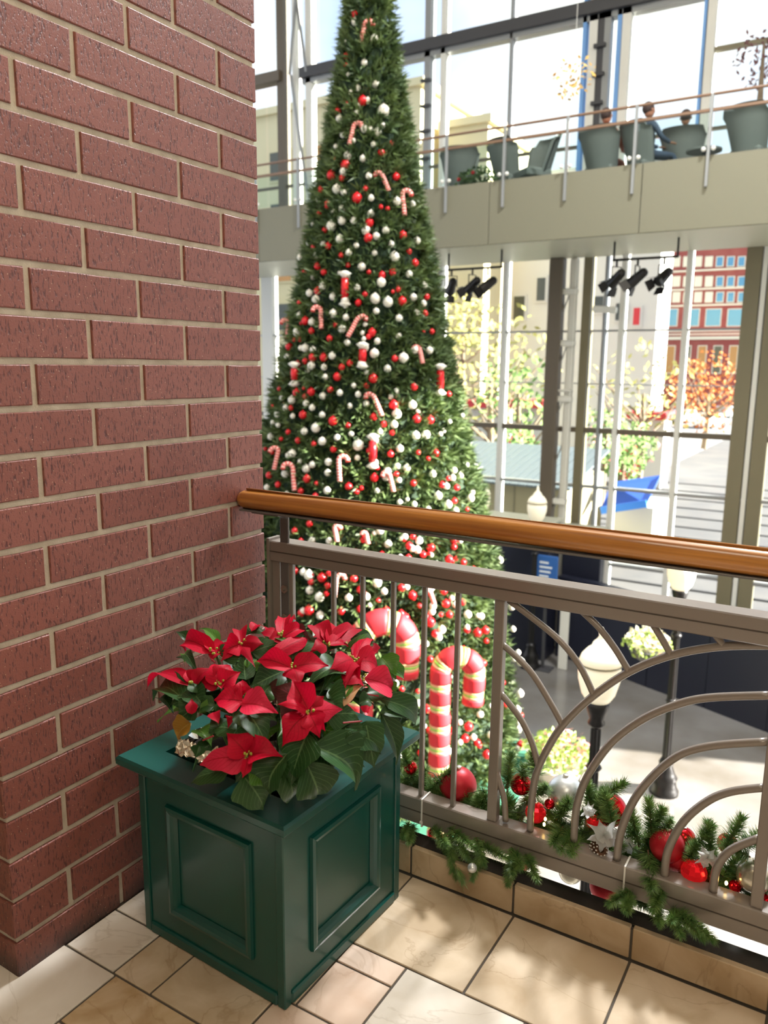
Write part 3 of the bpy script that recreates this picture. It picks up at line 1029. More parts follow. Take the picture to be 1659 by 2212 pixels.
heads = [(820,200),(1090,245),(445,298),(592,248),(300,478),(468,482),(605,545),(982,640),(882,382),(1245,340),(628,905),(1290,450)]
for (cx, cy) in heads:
    p = on_dome(cx, cy, 0.012)
    root = Vector((PCX + (p.x - PCX) * 0.4, PCY + (p.y - PCY) * 0.4, 0.42))
    mid = (p + root) / 2 + Vector((0, 0, 0.03))
    MB().tube([root - PINV, mid - PINV, p - PINV], 0.0032, 6).build('stem', M['green_stem'], plant, True)
    b = MB()
    for k in range(9):
        b.sphere(p - PINV + Vector((random.uniform(-.010, .010), random.uniform(-.010, .010), random.uniform(0, .012))), random.uniform(.0022, .0036), 6, 4)
    b.build('flower_centre', M['cyathia'], plant)
for (a, b_) in (((540,960),(600,950)),((1290,530),(1385,545)),((975,660),(968,760)),((370,800),(430,775)),((440,350),(420,330)),((1180,700),(1290,690))):
    MB().tube([on_dome(*a, 0.01) - PINV, on_dome(*b_, 0.014) - PINV], 0.0018, 5).build('stem', M['red_stem'], plant)
# foil pot wraps inside the box
foil_b = MB()
def crumple(cx, cy, r, z0, z1, seed):
    rr = random.Random(seed)
    n, m = 40, 5
    vs = []
    for j in range(m + 1):
        for k in range(n):
            t = 2 * PI * k / n
            q = r * (1 + 0.14 * j / m) + rr.uniform(-.007, .007)
            vs.append(Vector((cx + math.cos(t) * q, cy + math.sin(t) * q, z0 + (z1 - z0) * j / m + rr.uniform(-.004, .004))) - PINV)
    fs = [(j * n + k, j * n + (k + 1) % n, (j + 1) * n + (k + 1) % n, (j + 1) * n + k) for j in range(m) for k in range(n)]
    return MB().add(vs, fs)
for i, (ox, oy) in enumerate(((-.088, -.088), (.088, -.088), (-.088, .088), (.088, .088))):
    crumple(PCX + ox, PCY + oy, 0.079, 0.41, 0.500, i).build('foil_wrap', M['foil'], plant)
    MB().lathe([(0.075, 0.0), (0.08, 0.07)], (ox, oy, 0.0), 16).build('pot_soil', M['soil'], plant)

def flap(q, seed):
    rr = random.Random(seed)
    P = [on_dome(x, y, 0.0) for x, y in q]
    P = [Vector((p.x, p.y, max(p.z, .482))) for p in P]
    n = 9
    vs = []
    for j in range(n + 1):
        for i in range(n + 1):
            u, v = i / n, j / n
            p = P[0] * (1 - u) * (1 - v) + P[1] * u * (1 - v) + P[2] * u * v + P[3] * (1 - u) * v
            vs.append(p - PINV + Vector((rr.uniform(-.002, .002), rr.uniform(-.002, .002), rr.uniform(0, .011))))
    fs = [(j * (n + 1) + i, j * (n + 1) + i + 1, (j + 1) * (n + 1) + i + 1, (j + 1) * (n + 1) + i) for j in range(n) for i in range(n)]
    MB().add(vs, fs).build('foil_flap', M['foil'], plant)
flap([(235, 800), (330, 830), (335, 915), (205, 885)], 1)
flap([(330, 910), (460, 850), (450, 930), (365, 945)], 2)
# ------------------------------------------------------------------ pine garland on the railing
gar = thing('garland', 'green artificial pine garland tied along the bottom of the railing', 'garland', (-.5, 1.86, .2))
GI = Vector((-.5, 1.86, .2))
S4 = 1.9313
def gp(x, y, Y):
    return hit(800 + x / S4, 1250 + y / S4, 1, Y)
def sprig_mesh(seed, n=430):
    """unit sprig along +Z, length 1 = 0.13 m with 32 mm needles"""
    rr = random.Random(seed)
    b = MB()
    L = 0.13
    bend = rr.uniform(-.02, .02)
    b.tube([(0, 0, -0.01), (bend * .4, 0, L * .5), (bend, 0, L)], [0.0022, .0018, .001], 5)
    nb = len(b.f)
    for i in range(n):
        v = rr.random() ** 0.9
        z = v * L
        cx = bend * v
        t = rr.uniform(0, 2 * PI)
        tilt = rr.uniform(0.75, 1.25) * (1 - 0.55 * v ** 3)
        ln = rr.uniform(0.028, 0.042) * (1 - .25 * v ** 2)
        d = Vector((math.cos(t) * math.sin(tilt), math.sin(t) * math.sin(tilt), math.cos(tilt)))
        p = Vector((cx, 0, z))
        s_ = d.orthogonal().normalized() * 0.0013
        q = d.cross(s_).normalized() * 0.0013
        tip = p + d * ln
        b.add([p + s_, p - s_ * .5 + q, p - s_ * .5 - q, tip], [(0, 1, 3), (1, 2, 3), (2, 0, 3)])
    me = b.mesh('sprig', M['needle'])
    me.materials.append(M['twig'])
    for i in range(nb):
        me.polygons[i].material_index = 1
    return me
SP = [sprig_mesh(i) for i in range(6)]
def sprig(p0, p1, k=None, parent=gar, thin=1.0):
    d = p1 - p0
    L = max(d.length, 0.02)
    q = d.to_track_quat('Z', 'Y').to_matrix().to_4x4()
    s = L / 0.13
    sx = min(max(s, 1.05), 1.25) * thin
    Mx = Matrix.Translation(p0 - GI) @ q @ Matrix.Rotation(random.uniform(0, 6.28), 4, 'Z') @ Matrix.Diagonal((sx, sx, s, 1))
    return link('sprig', SP[random.randrange(6) if k is None else k], parent, M=Mx)
core = MB()
cps = [gp(x, y, 1.875) for x, y in [(60, 900), (200, 930), (400, 980), (620, 1020), (850, 1090), (1080, 1170), (1300, 1210), (1500, 1270), (1700, 1350)]]
core.tube([c - GI for c in cps], 0.007, 6).build('garland_core', M['wire'], gar)
behind = [(180,850,160,720),(190,890,235,800),(250,880,320,790),(250,900,200,790),(430,970,480,880),(440,960,360,955),(570,880,560,728),(600,960,560,900),(640,860,655,780),(700,820,690,735),
 (700,900,730,850),(780,1000,830,910),(850,1060,860,970),(920,960,915,850),(930,930,1045,850),(1010,1030,985,890),(850,1070,800,1010),(900,1110,960,1100),(1120,1110,1105,980),(1175,1080,1170,930),
 (1180,1060,1240,965),(1150,1200,1070,1170),(1270,1110,1340,1080),(1350,1130,1445,1050),(1420,1160,1425,1020),(1475,1140,1530,990),(1550,1120,1615,1050),(1470,1240,1530,1150),(1500,1290,1445,1310),
 (1320,1190,1380,1110),(560,1000,480,980),(300,960,240,900),(330,940,260,960),(740,1060,700,980),(760,1000,700,930),(690,880,620,1000),(1000,1150,1080,1170),(1240,1150,1290,1190),(1560,1250,1600,1180),
 (1390,1220,1450,1200),(1430,1280,1380,1240),(150,900,140,800),(500,940,440,920),(1090,1080,1060,1020),(1210,1080,1260,1020),(1140,1120,1200,1040),(950,1000,1000,900),(880,1000,960,940),(1580,1160,1500,1130),(1600,1300,1520,1220),
 (640,990,560,1010),(820,1050,760,990),(1640,1300,1600,1330),(1290,1240,1340,1200),(1180,1150,1120,1190)]
for (a, b_, c, d) in behind:
    Y = random.uniform(1.865, 1.90)
    sprig(gp(a, b_, Y), gp(c, d, Y + random.uniform(-.015, .03)))
for i in range(120):
    x = 110 + i * 13
    yc = 915 + (x - 145) * .262 + random.uniform(-35, 45)
    sprig(gp(x, yc, 1.885), gp(x + random.uniform(-90, 90), yc + random.uniform(-75, 60), 1.885 + random.uniform(-.02, .06)))
front = [(800,1040,750,1110,1.86,1.80),(870,1090,845,1130,1.86,1.79),(850,1060,800,1120,1.86,1.79),(1160,1150,1190,1370,1.85,1.785),(1150,1180,1200,1290,1.85,1.785),(310,1060,385,1262,1.85,1.80),(330,1100,290,1120,1.85,1.80),
 (310,1080,350,1240,1.85,1.81),(470,1090,430,1250,1.85,1.81),(440,1080,460,1200,1.85,1.81),(470,1110,565,1180,1.85,1.83),(180,1030,165,1100,1.85,1.82),(160,1020,150,1090,1.85,1.82),(600,1150,590,1245,1.86,1.85),
 (650,1150,695,1245,1.86,1.85),(590,1120,585,1270,1.86,1.86),(1080,1300,1010,1370,1.86,1.84),(1070,1310,1090,1385,1.86,1.84),(1100,1320,1160,1350,1.86,1.84),(1190,1360,1215,1430,1.85,1.82),(1250,1390,1300,1500,1.86,1.84),
 (1290,1390,1425,1490,1.86,1.84),(1280,1400,1240,1440,1.86,1.85),(1270,1390,1360,1440,1.86,1.84),(1050,1300,1100,1350,1.86,1.84),(1220,1300,1190,1400,1.86,1.80),(560,1060,620,1110,1.86,1.85),(330,1040,420,1130,1.86,1.83),(260,1040,330,1100,1.86,1.83)]
def hang(a, b_, c, d, Y0_, Y1_):
    # tips that reach below the ledge line droop in front of the curb
    ledge = 1160 + (c - 470) * .352 - 20
    low = d > ledge
    sprig(gp(a, b_, 1.80 if low else Y0_), gp(c, d, 1.735 if low else Y1_), thin=.72 if low else 1.0)
for q in front:
    hang(*q)
for i in range(36):
    x = 130 + i * 10
    yc = 900 + (x - 145) * .262 + random.uniform(-30, 40)
    sprig(gp(x, yc, 1.865), gp(x + random.uniform(-70, 70), yc + random.uniform(-80, 20), 1.875))
for q in ((330,1060,330,1215), (350,1070,400,1180), (1160,1140,1170,1260), (1090,1330,1060,1370), (1260,1380,1380,1480), (600,1140,620,1200)):
    hang(*q, 1.855, 1.82)
# extend out of frame so the garland does not stop at the edge
for i in range(26):
    x = .02 + i * .06
    p = Vector((x, 1.875, .25 + random.uniform(-.05, .06)))
    sprig(p, p + Vector((random.uniform(-.08, .08), random.uniform(-.02, .05), random.uniform(-.1, .13))))

def bauble(px, py, rpx, Y, m, label, name='bauble', cap=True, group=None, facets=False):
    c = gp(px, py, Y)
    d = (c - CAM).length
    r = rpx / S4 / F_PX * d
    o = thing(name, label, 'bauble', c, 0, group)
    b = MB()
    if facets:
        b.sphere((0, 0, 0), r, 14, 9)
    else:
        b.sphere((0, 0, 0), r, 32, 20)
    b.build('ball', M[m], o, not facets)
    if cap:
        MB().lathe([(r * .16, r * .96), (r * .16, r * 1.12), (r * .05, r * 1.14)], n=10).build('cap', M['cap_metal'], o)
    return o
bauble(168, 788, 27, 1.87, 'shiny_red', 'small shiny red bauble beside the green planter corner')
bauble(366, 862, 73, 1.90, 'matte_red', 'large matte red bauble behind the thin balusters right of the planter')
bauble(628, 858, 42, 1.895, 'shiny_red', 'medium glossy red bauble right of the square post in the garland')
bauble(812, 892, 68, 1.92, 'pearl', 'large pearly silver white bauble in the garland')
bauble(748, 940, 20, 1.86, 'shiny_red', 'tiny shiny red bauble in front of the large pearly bauble')
bauble(690, 975, 40, 1.88, 'glitter_red', 'glittering faceted red bauble left of the first fairy light', facets=True)
bauble(1000, 965, 62, 1.94, 'shiny_red', 'glossy red bauble behind the sprigs between the second and third arcs')
bauble(930, 1010, 30, 1.90, 'glitter_red', 'small glittering red bauble above the pine cone', facets=True)
bauble(1238, 1112, 62, 1.87, 'matte_red', 'matte red bauble beside the fourth arc')
bauble(1275, 1160, 52, 1.885, 'matte_red', 'darker matte red bauble tucked under its matte neighbour by the fourth arc')
bauble(1308, 1085, 42, 1.92, 'shiny_red', 'shiny red bauble just behind the two matte ones by the fourth arc')
bauble(1350, 1222, 46, 1.86, 'glitter_red', 'bright sparkling faceted red bauble on the bottom rail', facets=True)
bauble(1600, 1240, 58, 1.875, 'champagne', 'pale silver bauble partly behind the right hand post')
bauble(1522, 1283, 22, 1.86, 'shiny_red', 'small shiny red bauble left of the right hand post')
bauble(1655, 1362, 40, 1.87, 'shiny_red', 'red bauble at the right edge of the frame by the post foot')
bauble(1490, 1105, 36, 1.93, 'shiny_red', 'red bauble half hidden in sprigs left of the smallest arc')
bauble(425, 1207, 18, 1.715, 'pearl', 'small silver bauble hanging below the bottom rail')
bauble(395, 1150, 20, 1.86, 'pearl', 'small pale bauble above the one hanging below the rail')
bauble(628, 1185, 34, 1.88, 'matte_red', 'dark red bauble peeping out below the bottom rail near the square post')
bauble(835, 1222, 44, 1.89, 'champagne', 'champagne bauble mostly hidden behind the bottom rail')
bauble(975, 1285, 52, 1.88, 'matte_red', 'red bauble hanging below the bottom rail left of the long zip tie')
bauble(265, 1065, 25, 1.86, 'shiny_red', 'small red bauble under the bottom rail next to the planter')

def sheer_flower(px, py, rpx, Y, label):
    c = gp(px, py, Y)
    r = rpx / S4 / F_PX * (c - CAM).length
    o = thing('fabric_flower', label, 'ornament', c)
    for k in range(7):
        a = k * 2 * PI / 7 + random.uniform(-.2, .2)
        d = RT * math.cos(a) + UP * math.sin(a) + (CAM - c).normalized() * random.uniform(.1, .5)
        link('petal', leaf_mesh(Vector((0, 0, 0)), d * r * random.uniform(.8, 1.1), r * .6, (CAM - c).normalized(), M['sheer'], 900 + k + int(px), .15, .3, .4), o)
    return o
sheer_flower(975, 1070, 66, 1.83, 'larger sheer white fabric flower above the pine cone')
sheer_flower(1065, 1110, 42, 1.87, 'sheer white fabric flower right of the third arc foot')
sheer_flower(910, 970, 34, 1.84, 'small iridescent white fabric flower beside the second arc')
sheer_flower(1405, 1165, 42, 1.85, 'sheer white fabric flower left of the smallest arc')

pcn = thing('pine_cone', 'frosted brown pine cone in the garland at the third arc foot', 'pine cone', gp(950, 1125, 1.845))
bb, tt = MB(), MB()
rr_ = 0.022
for j in range(9):
    zz = -0.028 + j * 0.007
    rad = rr_ * math.sin(PI * (0.12 + 0.8 * j / 9)) ** .7
    for k in range(9):
        a = 2 * PI * (k + .5 * (j % 2)) / 9
        p = Vector((math.cos(a) * rad * .5, math.sin(a) * rad * .5, zz))
        q = Vector((math.cos(a) * rad, math.sin(a) * rad, zz + .004))
        s_ = Vector((-math.sin(a), math.cos(a), 0)) * .0045
        up_ = Vector((0, 0, .0022))
        bb.add([p - s_ * .6, p + s_ * .6, q + s_, q - s_, p + up_, q + up_], [(0, 1, 2, 3), (4, 5, 2), (4, 3, 5), (0, 4, 1)])
        tt.sphere(q, .0024, 5, 3)
bb.sphere((0, 0, 0), .014, 10, 8, (1, 1, 2))
bb.build('scales', M['cone_brown'], pcn)
tt.build('frosted_tips', M['cone_tip'], pcn)
pcn.rotation_euler = (1.1, .3, .4)

fl = thing('fairy_lights', 'string of small warm fairy lights on green wire in the garland', 'fairy lights', GI)
wp = []
for i in range(60):
    x = -1.35 + i * .03
    wp.append(Vector((x, 1.87 + .012 * math.sin(i * 1.7), .235 + .02 * math.sin(i * 1.1))) - GI)
MB().tube(wp, 0.0011, 5).build('wire', M['wire'], fl)
for (x, y) in ((725, 1025), (730, 1003), (517, 985), (355, 940), (1355, 1225), (1290, 1410), (1485, 1270), (245, 1130)):
    c = gp(x, y, 1.842) - GI
    MB().sphere(c, 0.0038, 8, 6, (1, 1, 1.5)).build('bulb', M['fairy'], fl)

def zip_tie(x, label):
    o = thing('zip_tie', label, 'zip tie', (x, YR, .126))
    b = MB()
    y0, y1, z0, z1 = -0.0022, 0.0475, -0.0022, 0.0815
    wt, tk = 0.0022, 0.0013
    for (a, c) in (((0, y0, z0), (0, y0, z1)), ((0, y0, z1), (0, y1, z1)), ((0, y1, z1), (0, y1, z0)), ((0, y1, z0), (0, y0, z0))):
        b.bar(a, c, wt * 2, tk * 1.6, up=(0, 1, 0) if a[1] == c[1] else (0, 0, 1))
    b.build('strap', M['nylon'], o)
    MB().cbox(-.0045, .0045, -.008, -.002, .008, .016, .001).build('lock', M['nylon'], o)
    return o
zip_tie(gp(216, 960, YR).x, 'white zip tie round the bottom rail next to the planter')
zip_tie(gp(1060, 1250, YR).x, 'white zip tie round the bottom rail between the third and fourth arcs')

# ------------------------------------------------------------------ the room around: near side, atrium
LOW = -4.5
st = structure
st(MB().box(-16.5, 9.0, 1.82, 16.2, LOW - .3, LOW).build('floor', M['concrete']), 'polished grey concrete floor of the atrium below')
st(MB().box(-3.4, 3.2, -3.4, 1.80, 3.45, 3.75).build('ceiling', M['plaster']), 'ceiling over the balcony')
st(MB().box(-3.6, 3.4, -3.5, -3.2, -0.3, 3.5).build('wall_back', M['plaster']))
st(MB().box(3.2, 3.4, -3.4, 1.80, -0.3, 3.5).build('wall_right_unseen', M['plaster']))
st(MB().box(-3.6, -3.4, -3.4, 1.80, -0.3, 3.5).build('wall_side', M['plaster']))
st(MB().box(-16.5, 9.0, 1.84, 2.0, LOW, -0.36).build('wall_below', M['plaster']))
st(MB().box(-16.5, 9.0, 1.84, 2.0, 3.75, 11.4).build('wall_above', M['plaster']))
st(MB().box(-16.5, 9.0, 1.84, 16.4, 11.4, 11.7).build('ceiling', M['plaster']), 'atrium ceiling')
st(MB().box(9.0, 9.3, -3.4, 11.0, LOW, 11.4).build('wall_right_unseen', M['plaster']))  # out of view, added to keep the sun off the balcony

st(MB().box(9.0, 9.3, 11.0, 16.2, 7.2, 11.4).build('wall_right_unseen', M['plaster']))  # unseen, added to block sun from the upper part of the tree
# ------------------------------------------------------------------ curtain wall
YF = 16.0
fac = st(MB().box(-16.4, 9.0, YF - .05, YF + .25, LOW, LOW + .15).build('window_1', M['olive_steel']), 'tall steel and glass curtain wall of the atrium')
def mull(x, w_, z0, z1, m, name='mullion', d=0.12, y=None):
    y = YF if y is None else y
    return MB().box(x - w_ / 2, x + w_ / 2, y - d, y + d, z0, z1).build(name, M[m], fac)
ZT = 11.3
# upper part
for (x, w_, m) in ((-12.63, .20, 'brown_steel'), (-12.22, .10, 'white_steel'), (-11.82, .14, 'white_steel'), (-8.69, .13, 'grey_steel'), (-8.32, .10, 'white_steel'), (-6.80, .05, 'grey_steel'),
                 (-4.99, .12, 'dark_steel'), (-4.87, .12, 'grey_steel'), (-5.31, .07, 'blue_steel'), (-5.14, .16, 'white_steel'), (-4.65, .08, 'blue_steel'), (-4.52, .16, 'white_steel'),
                 (-3.14, .07, 'blue_steel'), (-3.04, .16, 'white_steel'), (-1.6, .1, 'white_steel'), (-0.1, .2, 'dark_steel'), (1.8, .1, 'white_steel'), (3.4, .1, 'white_steel'), (5, .2, 'dark_steel'), (7, .1, 'white_steel'),
                 (-13.9, .1, 'white_steel'), (-15.2, .1, 'white_steel')):
    mull(x, w_, 4.5, ZT, m)
MB().box(-12.0, 9.0, YF - .22, YF + .1, 7.90, 8.12).build('main_beam', M['dark_steel'], fac)
MB().box(-12.0, 9.0, YF - .12, YF + .1, 7.80, 7.90).build('beam_flange', M['grey_steel'], fac)
MB().box(-16.4, -12.6, YF - .22, YF + .1, 7.96, 8.18).build('main_beam', M['brown_steel'], fac)
MB().box(-3.1, 9.0, YF - .06, YF + .06, 6.90, 6.97).build('transom', M['olive_steel'], fac)
MB().box(-16.4, 9.0, YF - .05, YF + .05, 5.60, 5.65).build('transom', M['brown_steel'], fac)
for k in range(4):
    z = 4.6 + k * 3.4
    MB().bar((-12.25, YF - .25, z), (-11.8, YF - .25, z + 3.4) if k % 2 else (-11.8, YF - .25, z - 1.5), .05, .05).build('truss_brace', M['grey_steel'], fac)
MB().bar((-12.25, YF - .2, 8.0), (-11.8, YF - .2, 5.4), .05, .05).build('truss_brace', M['grey_steel'], fac)
MB().bar((-12.25, YF - .2, 10.6), (-11.8, YF - .2, 8.0), .05, .05).build('truss_brace', M['grey_steel'], fac)
for z in (5.1, 5.75, 6.3, 6.8, 7.3):
    MB().box(-8.80, -8.58, YF - .2, YF - .1, z, z + .05).build('bracket_clamp', M['dark_steel'], fac)
    MB().box(-5.10, -4.88, YF - .2, YF - .1, z, z + .06).build('bracket_clamp', M['dark_steel'], fac)
# lower part
for (x, w_, m) in ((-13.16, .34, 'white_steel'), (-8.26, .10, 'white_steel'), (-6.75, .10, 'white_steel'), (-4.99, .17, 'olive_steel'), (-4.62, .05, 'grey_steel'), (-4.28, .09, 'white_steel'),
                 (-3.09, .09, 'white_steel'), (-10.0, .1, 'white_steel'), (-11.6, .1, 'white_steel'), (-14.8, .1, 'white_steel'),
                 (.2, .1, 'white_steel'), (1.5, .1, 'white_steel'), (3, .2, 'olive_steel'), (4.6, .1, 'white_steel'), (6.2, .1, 'white_steel')):
    mull(x, w_, LOW, 3.6, m)
for (x, w_, m) in ((-1.99, .26, 'olive_steel'), (-1.80, .08, 'white_steel'), (-1.62, .24, 'olive_steel')):
    mull(x, w_, LOW, 3.6, m, 'column', .15)
for (z, h__, m) in ((.13, .10, 'brown_steel'), (2.11, .035, 'grey_steel'), (-1.03, .05, 'grey_steel'), (1.07, .02, 'grey_steel'), (-2.6, .05, 'grey_steel')):
    MB().box(-16.4, 9.0, YF - .1, YF + .1, z - h__ / 2, z + h__ / 2).build('transom', M[m], fac)
# panes
xs = [-16.4, -14.8, -13.16, -11.6, -10.0, -8.26, -6.75, -4.99, -3.09, -1.9, .2, 1.5, 3, 4.6, 6.2, 9.0]
for i in range(len(xs) - 1):
    for (z0, z1) in ((LOW + .15, -1.03), (-1.03, .13), (.13, 2.11), (2.11, 4.4), (4.6, 5.62), (5.62, 7.9), (8.12, ZT)):
        MB().box(xs[i] + .04, xs[i + 1] - .04, YF + .01, YF + .02, z0 + .03, z1 - .03).build('pane', M['glass'], fac)
# big brown column with white truss brackets before the glass
col = thing('steel_column', 'tall brown steel column with white brackets in front of the glass wall', 'column', (-5.5, 15.6, LOW))
MB().cbox(-.15, .13, -.12, .12, 0, 8.0, .02).build('column_shaft', M['brown_steel'], col)
MB().cbox(.22, .36, .05, .2, 0, 8.0, .02).build('rear_chord', M['white_steel'], col)
for z in (3.1, 5.2, 5.4, 6.3, 7.3):
    MB().cbox(.10, .40, -.05, .12, z, z + (.12 if z != 5.4 else .05), .02).build('bracket', M['white_steel'], col)
for z in range(3, 8):
    MB().bar((.13, .05, z), (.28, .1, z + .5), .03, .03).build('brace', M['grey_steel'], col)
MB().cbox(.05, .5, -.1, .05, 7.0, 7.12, .02, Matrix.Rotation(.1, 4, 'Y')).build('camera_box', M['white_steel'], col)

# ------------------------------------------------------------------ bridge balcony
YB, ZB0, ZB1 = 13.3, 3.50, 4.55
brg = thing('bridge', 'olive upper balcony bridge crossing before the glass wall', 'bridge', (-5, YB, ZB0))
BO = Vector((-5, YB, ZB0))
for i in range(7):
    x0 = -16.4 + i * 2.6
    MB().cbox(x0 + .006 - BO.x, x0 + 2.594 - BO.x, 0, .06, 0, ZB1 - ZB0, .006).build('fascia_panel', M['fascia'], brg)
MB().box(-16.4 - BO.x, 2.4 - BO.x, .06, YF - YB - .3, 0.0, .06).build('soffit', M['soffit'], brg)
MB().box(-16.4 - BO.x, 2.4 - BO.x, .06, YF - YB - .3, .70, .88).build('deck', M['concrete'], brg)
MB().box(-16.4 - BO.x, 2.4 - BO.x, -.03, .03, 1.66, 1.70).build('handrail', M['wood_rail'], brg)
MB().tube([(-16.4 - BO.x, 0, 1.90), (2.4 - BO.x, 0, 1.90)], .022, 8).build('upper_rail', M['wood_rail'], brg)
for i in range(15):
    x = hit(1090 + 0, 350, 1, YB).x - 0 + (i - 7) * 1.10
    MB().box(x - .02 - BO.x, x + .02 - BO.x, -.05, -.01, .6, 1.9).build('rail_post', M['grey_steel'], brg)
    for dx in (-.07, .07):
        MB().sphere((x + dx - BO.x, -.05, 1.13), .035, 8, 6).build('glass_clamp', M['white_steel'], brg)
    MB().box(x + .04 - BO.x, x + 1.06 - BO.x, -.006, .006, 1.06, 1.64).build('glass_panel', M['rail_glass'], brg)
# chairs on the bridge
def make_chair():
    r = thing('lounge_chair', 'x', 'chair')
    b = MB()
    n = 12
    vs, fs = [], []
    for j, (z, wd, y0) in enumerate(((.12, .46, 0.04), (.45, .62, -.02), (.9, .80, -.14), (1.10, .86, -.20))):
        for i in range(n + 1):
            t = (i / n - .5) * PI * .95
            x = math.sin(t) * wd / 2
            y = y0 - math.cos(t) * .30 + .3
            for o_ in (0, .05):
                vs.append((x * (1 - o_), y + o_, z if abs(i / n - .5) < .34 else min(z, .98)))
    w2 = (n + 1) * 2
    for j in range(3):
        for i in range(n):
            for o_ in (0, 1):
                a = j * w2 + i * 2 + o_
                fs.append((a, a + 2, a + 2 + w2, a + w2) if o_ == 0 else (a, a + w2, a + 2 + w2, a + 2))
    for i in range(n):
        a = 3 * w2 + i * 2
        fs.append((a, a + 1, a + 3, a + 2))
    for e in (0, n):
        for j in range(3):
            a = j * w2 + e * 2
            fs.append((a, a + 1, a + 1 + w2, a + w2))
    b.add(vs, fs)
    b.build('backrest', M['chair_grey'], r, True)
    MB().cbox(-.29, .29, .06, .62, .28, .46, .04).build('seat', M['chair_grey'], r)
    for sx in (-.22, .22):
        for y in (.12, .55):
            MB().tube([(sx, y, 0), (sx * .9, y, .3)], .015, 6).build('leg', M['dark_steel'], r)
    return r
ch0 = make_chair()
ZD = ZB0 + .88
chair_spots = [(-7.0, 14.1, .3, 'grey high back lounge chair at the left end of the bridge, next to the tree'),
               (-6.15, 14.0, -.5, 'grey lounge chair behind the small red and white bush on the bridge'),
               (-5.3, 14.2, 2.5, 'low grey lounge chair left of the person in rust on the bridge'),
               (-4.40, 14.1, -.2, 'grey lounge chair holding the person in the rust jacket'),
               (-3.83, 14.2, -.75, 'grey lounge chair holding the person in the navy coat'),
               (-3.16, 14.85, .1, 'grey lounge chair holding the person seen from behind'),
               (-2.10, 14.1, -.4, 'grey lounge chair at the right hand edge of the view on the bridge'),
               (-1.05, 14.4, .4, 'grey lounge chair just beyond the right edge of the bridge view')]
for i, (x, y, rz, lab) in enumerate(chair_spots):
    c = ch0 if i == 0 else copy_tree(ch0)
    c.location = (x, y, ZD)
    c.scale = (.9, .9, .93)
    c.rotation_euler = (0, 0, rz)
    c['label'] = lab
    c['group'] = 'lounge chairs on the bridge'

def person(loc, rz, coat, label, z=ZD):
    r = thing('person', label, 'person', (loc[0], loc[1], z), rz)
    V = [(0, .30, .55), (0, .26, .80), (0, .25, 1.02), (0, .27, 1.12),
         (-.19, .26, 1.0), (-.25, .40, .78), (-.16, .62, .74), (.19, .26, 1.0), (.25, .40, .78), (.16, .62, .74),
         (-.10, .34, .54), (-.12, .74, .55), (-.12, .78, .12), (-.12, .92, .06), (.10, .34, .54), (.12, .74, .55), (.12, .78, .12), (.12, .92, .06)]
    Rd = [.15, .145, .13, .055, .07, .05, .035, .07, .05, .035, .095, .07, .05, .035, .095, .07, .05, .035]
    E = [(0, 1), (1, 2), (2, 3), (2, 4), (4, 5), (5, 6), (2, 7), (7, 8), (8, 9), (0, 10), (10, 11), (11, 12), (12, 13), (0, 14), (14, 15), (15, 16), (16, 17)]
    me = bpy.data.meshes.new('body')
    me.from_pydata(V, E, [])
    me.materials.append(M[coat])
    o = link('body', me, r)
    md = o.modifiers.new('skin', 'SKIN')
    md.use_smooth_shade = True
    sv = me.skin_vertices[0].data
    for i, q in enumerate(Rd):
        sv[i].radius = (q, q * .85)
    sv[0].use_root = True
    ss = o.modifiers.new('sub', 'SUBSURF')
    ss.levels = ss.render_levels = 1
    MB().sphere((0, .29, 1.25), .095, 14, 10, (.85, 1.0, 1.22)).sphere((0, .385, 1.24), .016, 6, 5).sphere((-.083, .29, 1.25), .022, 6, 5).sphere((.083, .29, 1.25), .022, 6, 5).build('head', M['skin'], r, True)
    MB().sphere((0, .265, 1.285), .102, 14, 10, (.92, 1.0, 1.05)).build('hair', M['hair'], r, True)
    for sx in (-1, 1):
        b = MB().sphere((sx * .15, .66, .74), .035, 8, 6, (.9, 1.3, .5))
        for k in range(4):
            b.tube([(sx * .15 + (k - 1.5) * .016, .68, .745), (sx * .15 + (k - 1.5) * .017, .75 - abs(k - 1.3) * .008, .725)], .008, 5)
        b.tube([(sx * .125, .65, .745), (sx * .10, .69, .735)], .009, 5)
        b.build('hand', M['skin'], r, True)
    return r
person((-4.40, 14.1), -.2, 'coat_red', 'person in a rust jacket leaning back in a grey bridge chair')
person((-3.83, 14.2), -.75, 'coat_navy', 'person in a dark navy coat seated side on at the bridge table')
person((-3.16, 14.85), .1, 'coat_grey', 'person in grey seen above a chair back on the bridge')
tb = thing('side_table', 'low round table between the seated people on the bridge', 'table', (-2.72, 14.45, ZD))
MB().lathe([(.28, .50), (.28, .53)], n=20).build('table_top', M['chair_grey'], tb)
MB().lathe([(.16, 0), (.16, .02), (.025, .04), (.025, .5)], n=12).build('pedestal', M['dark_steel'], tb)

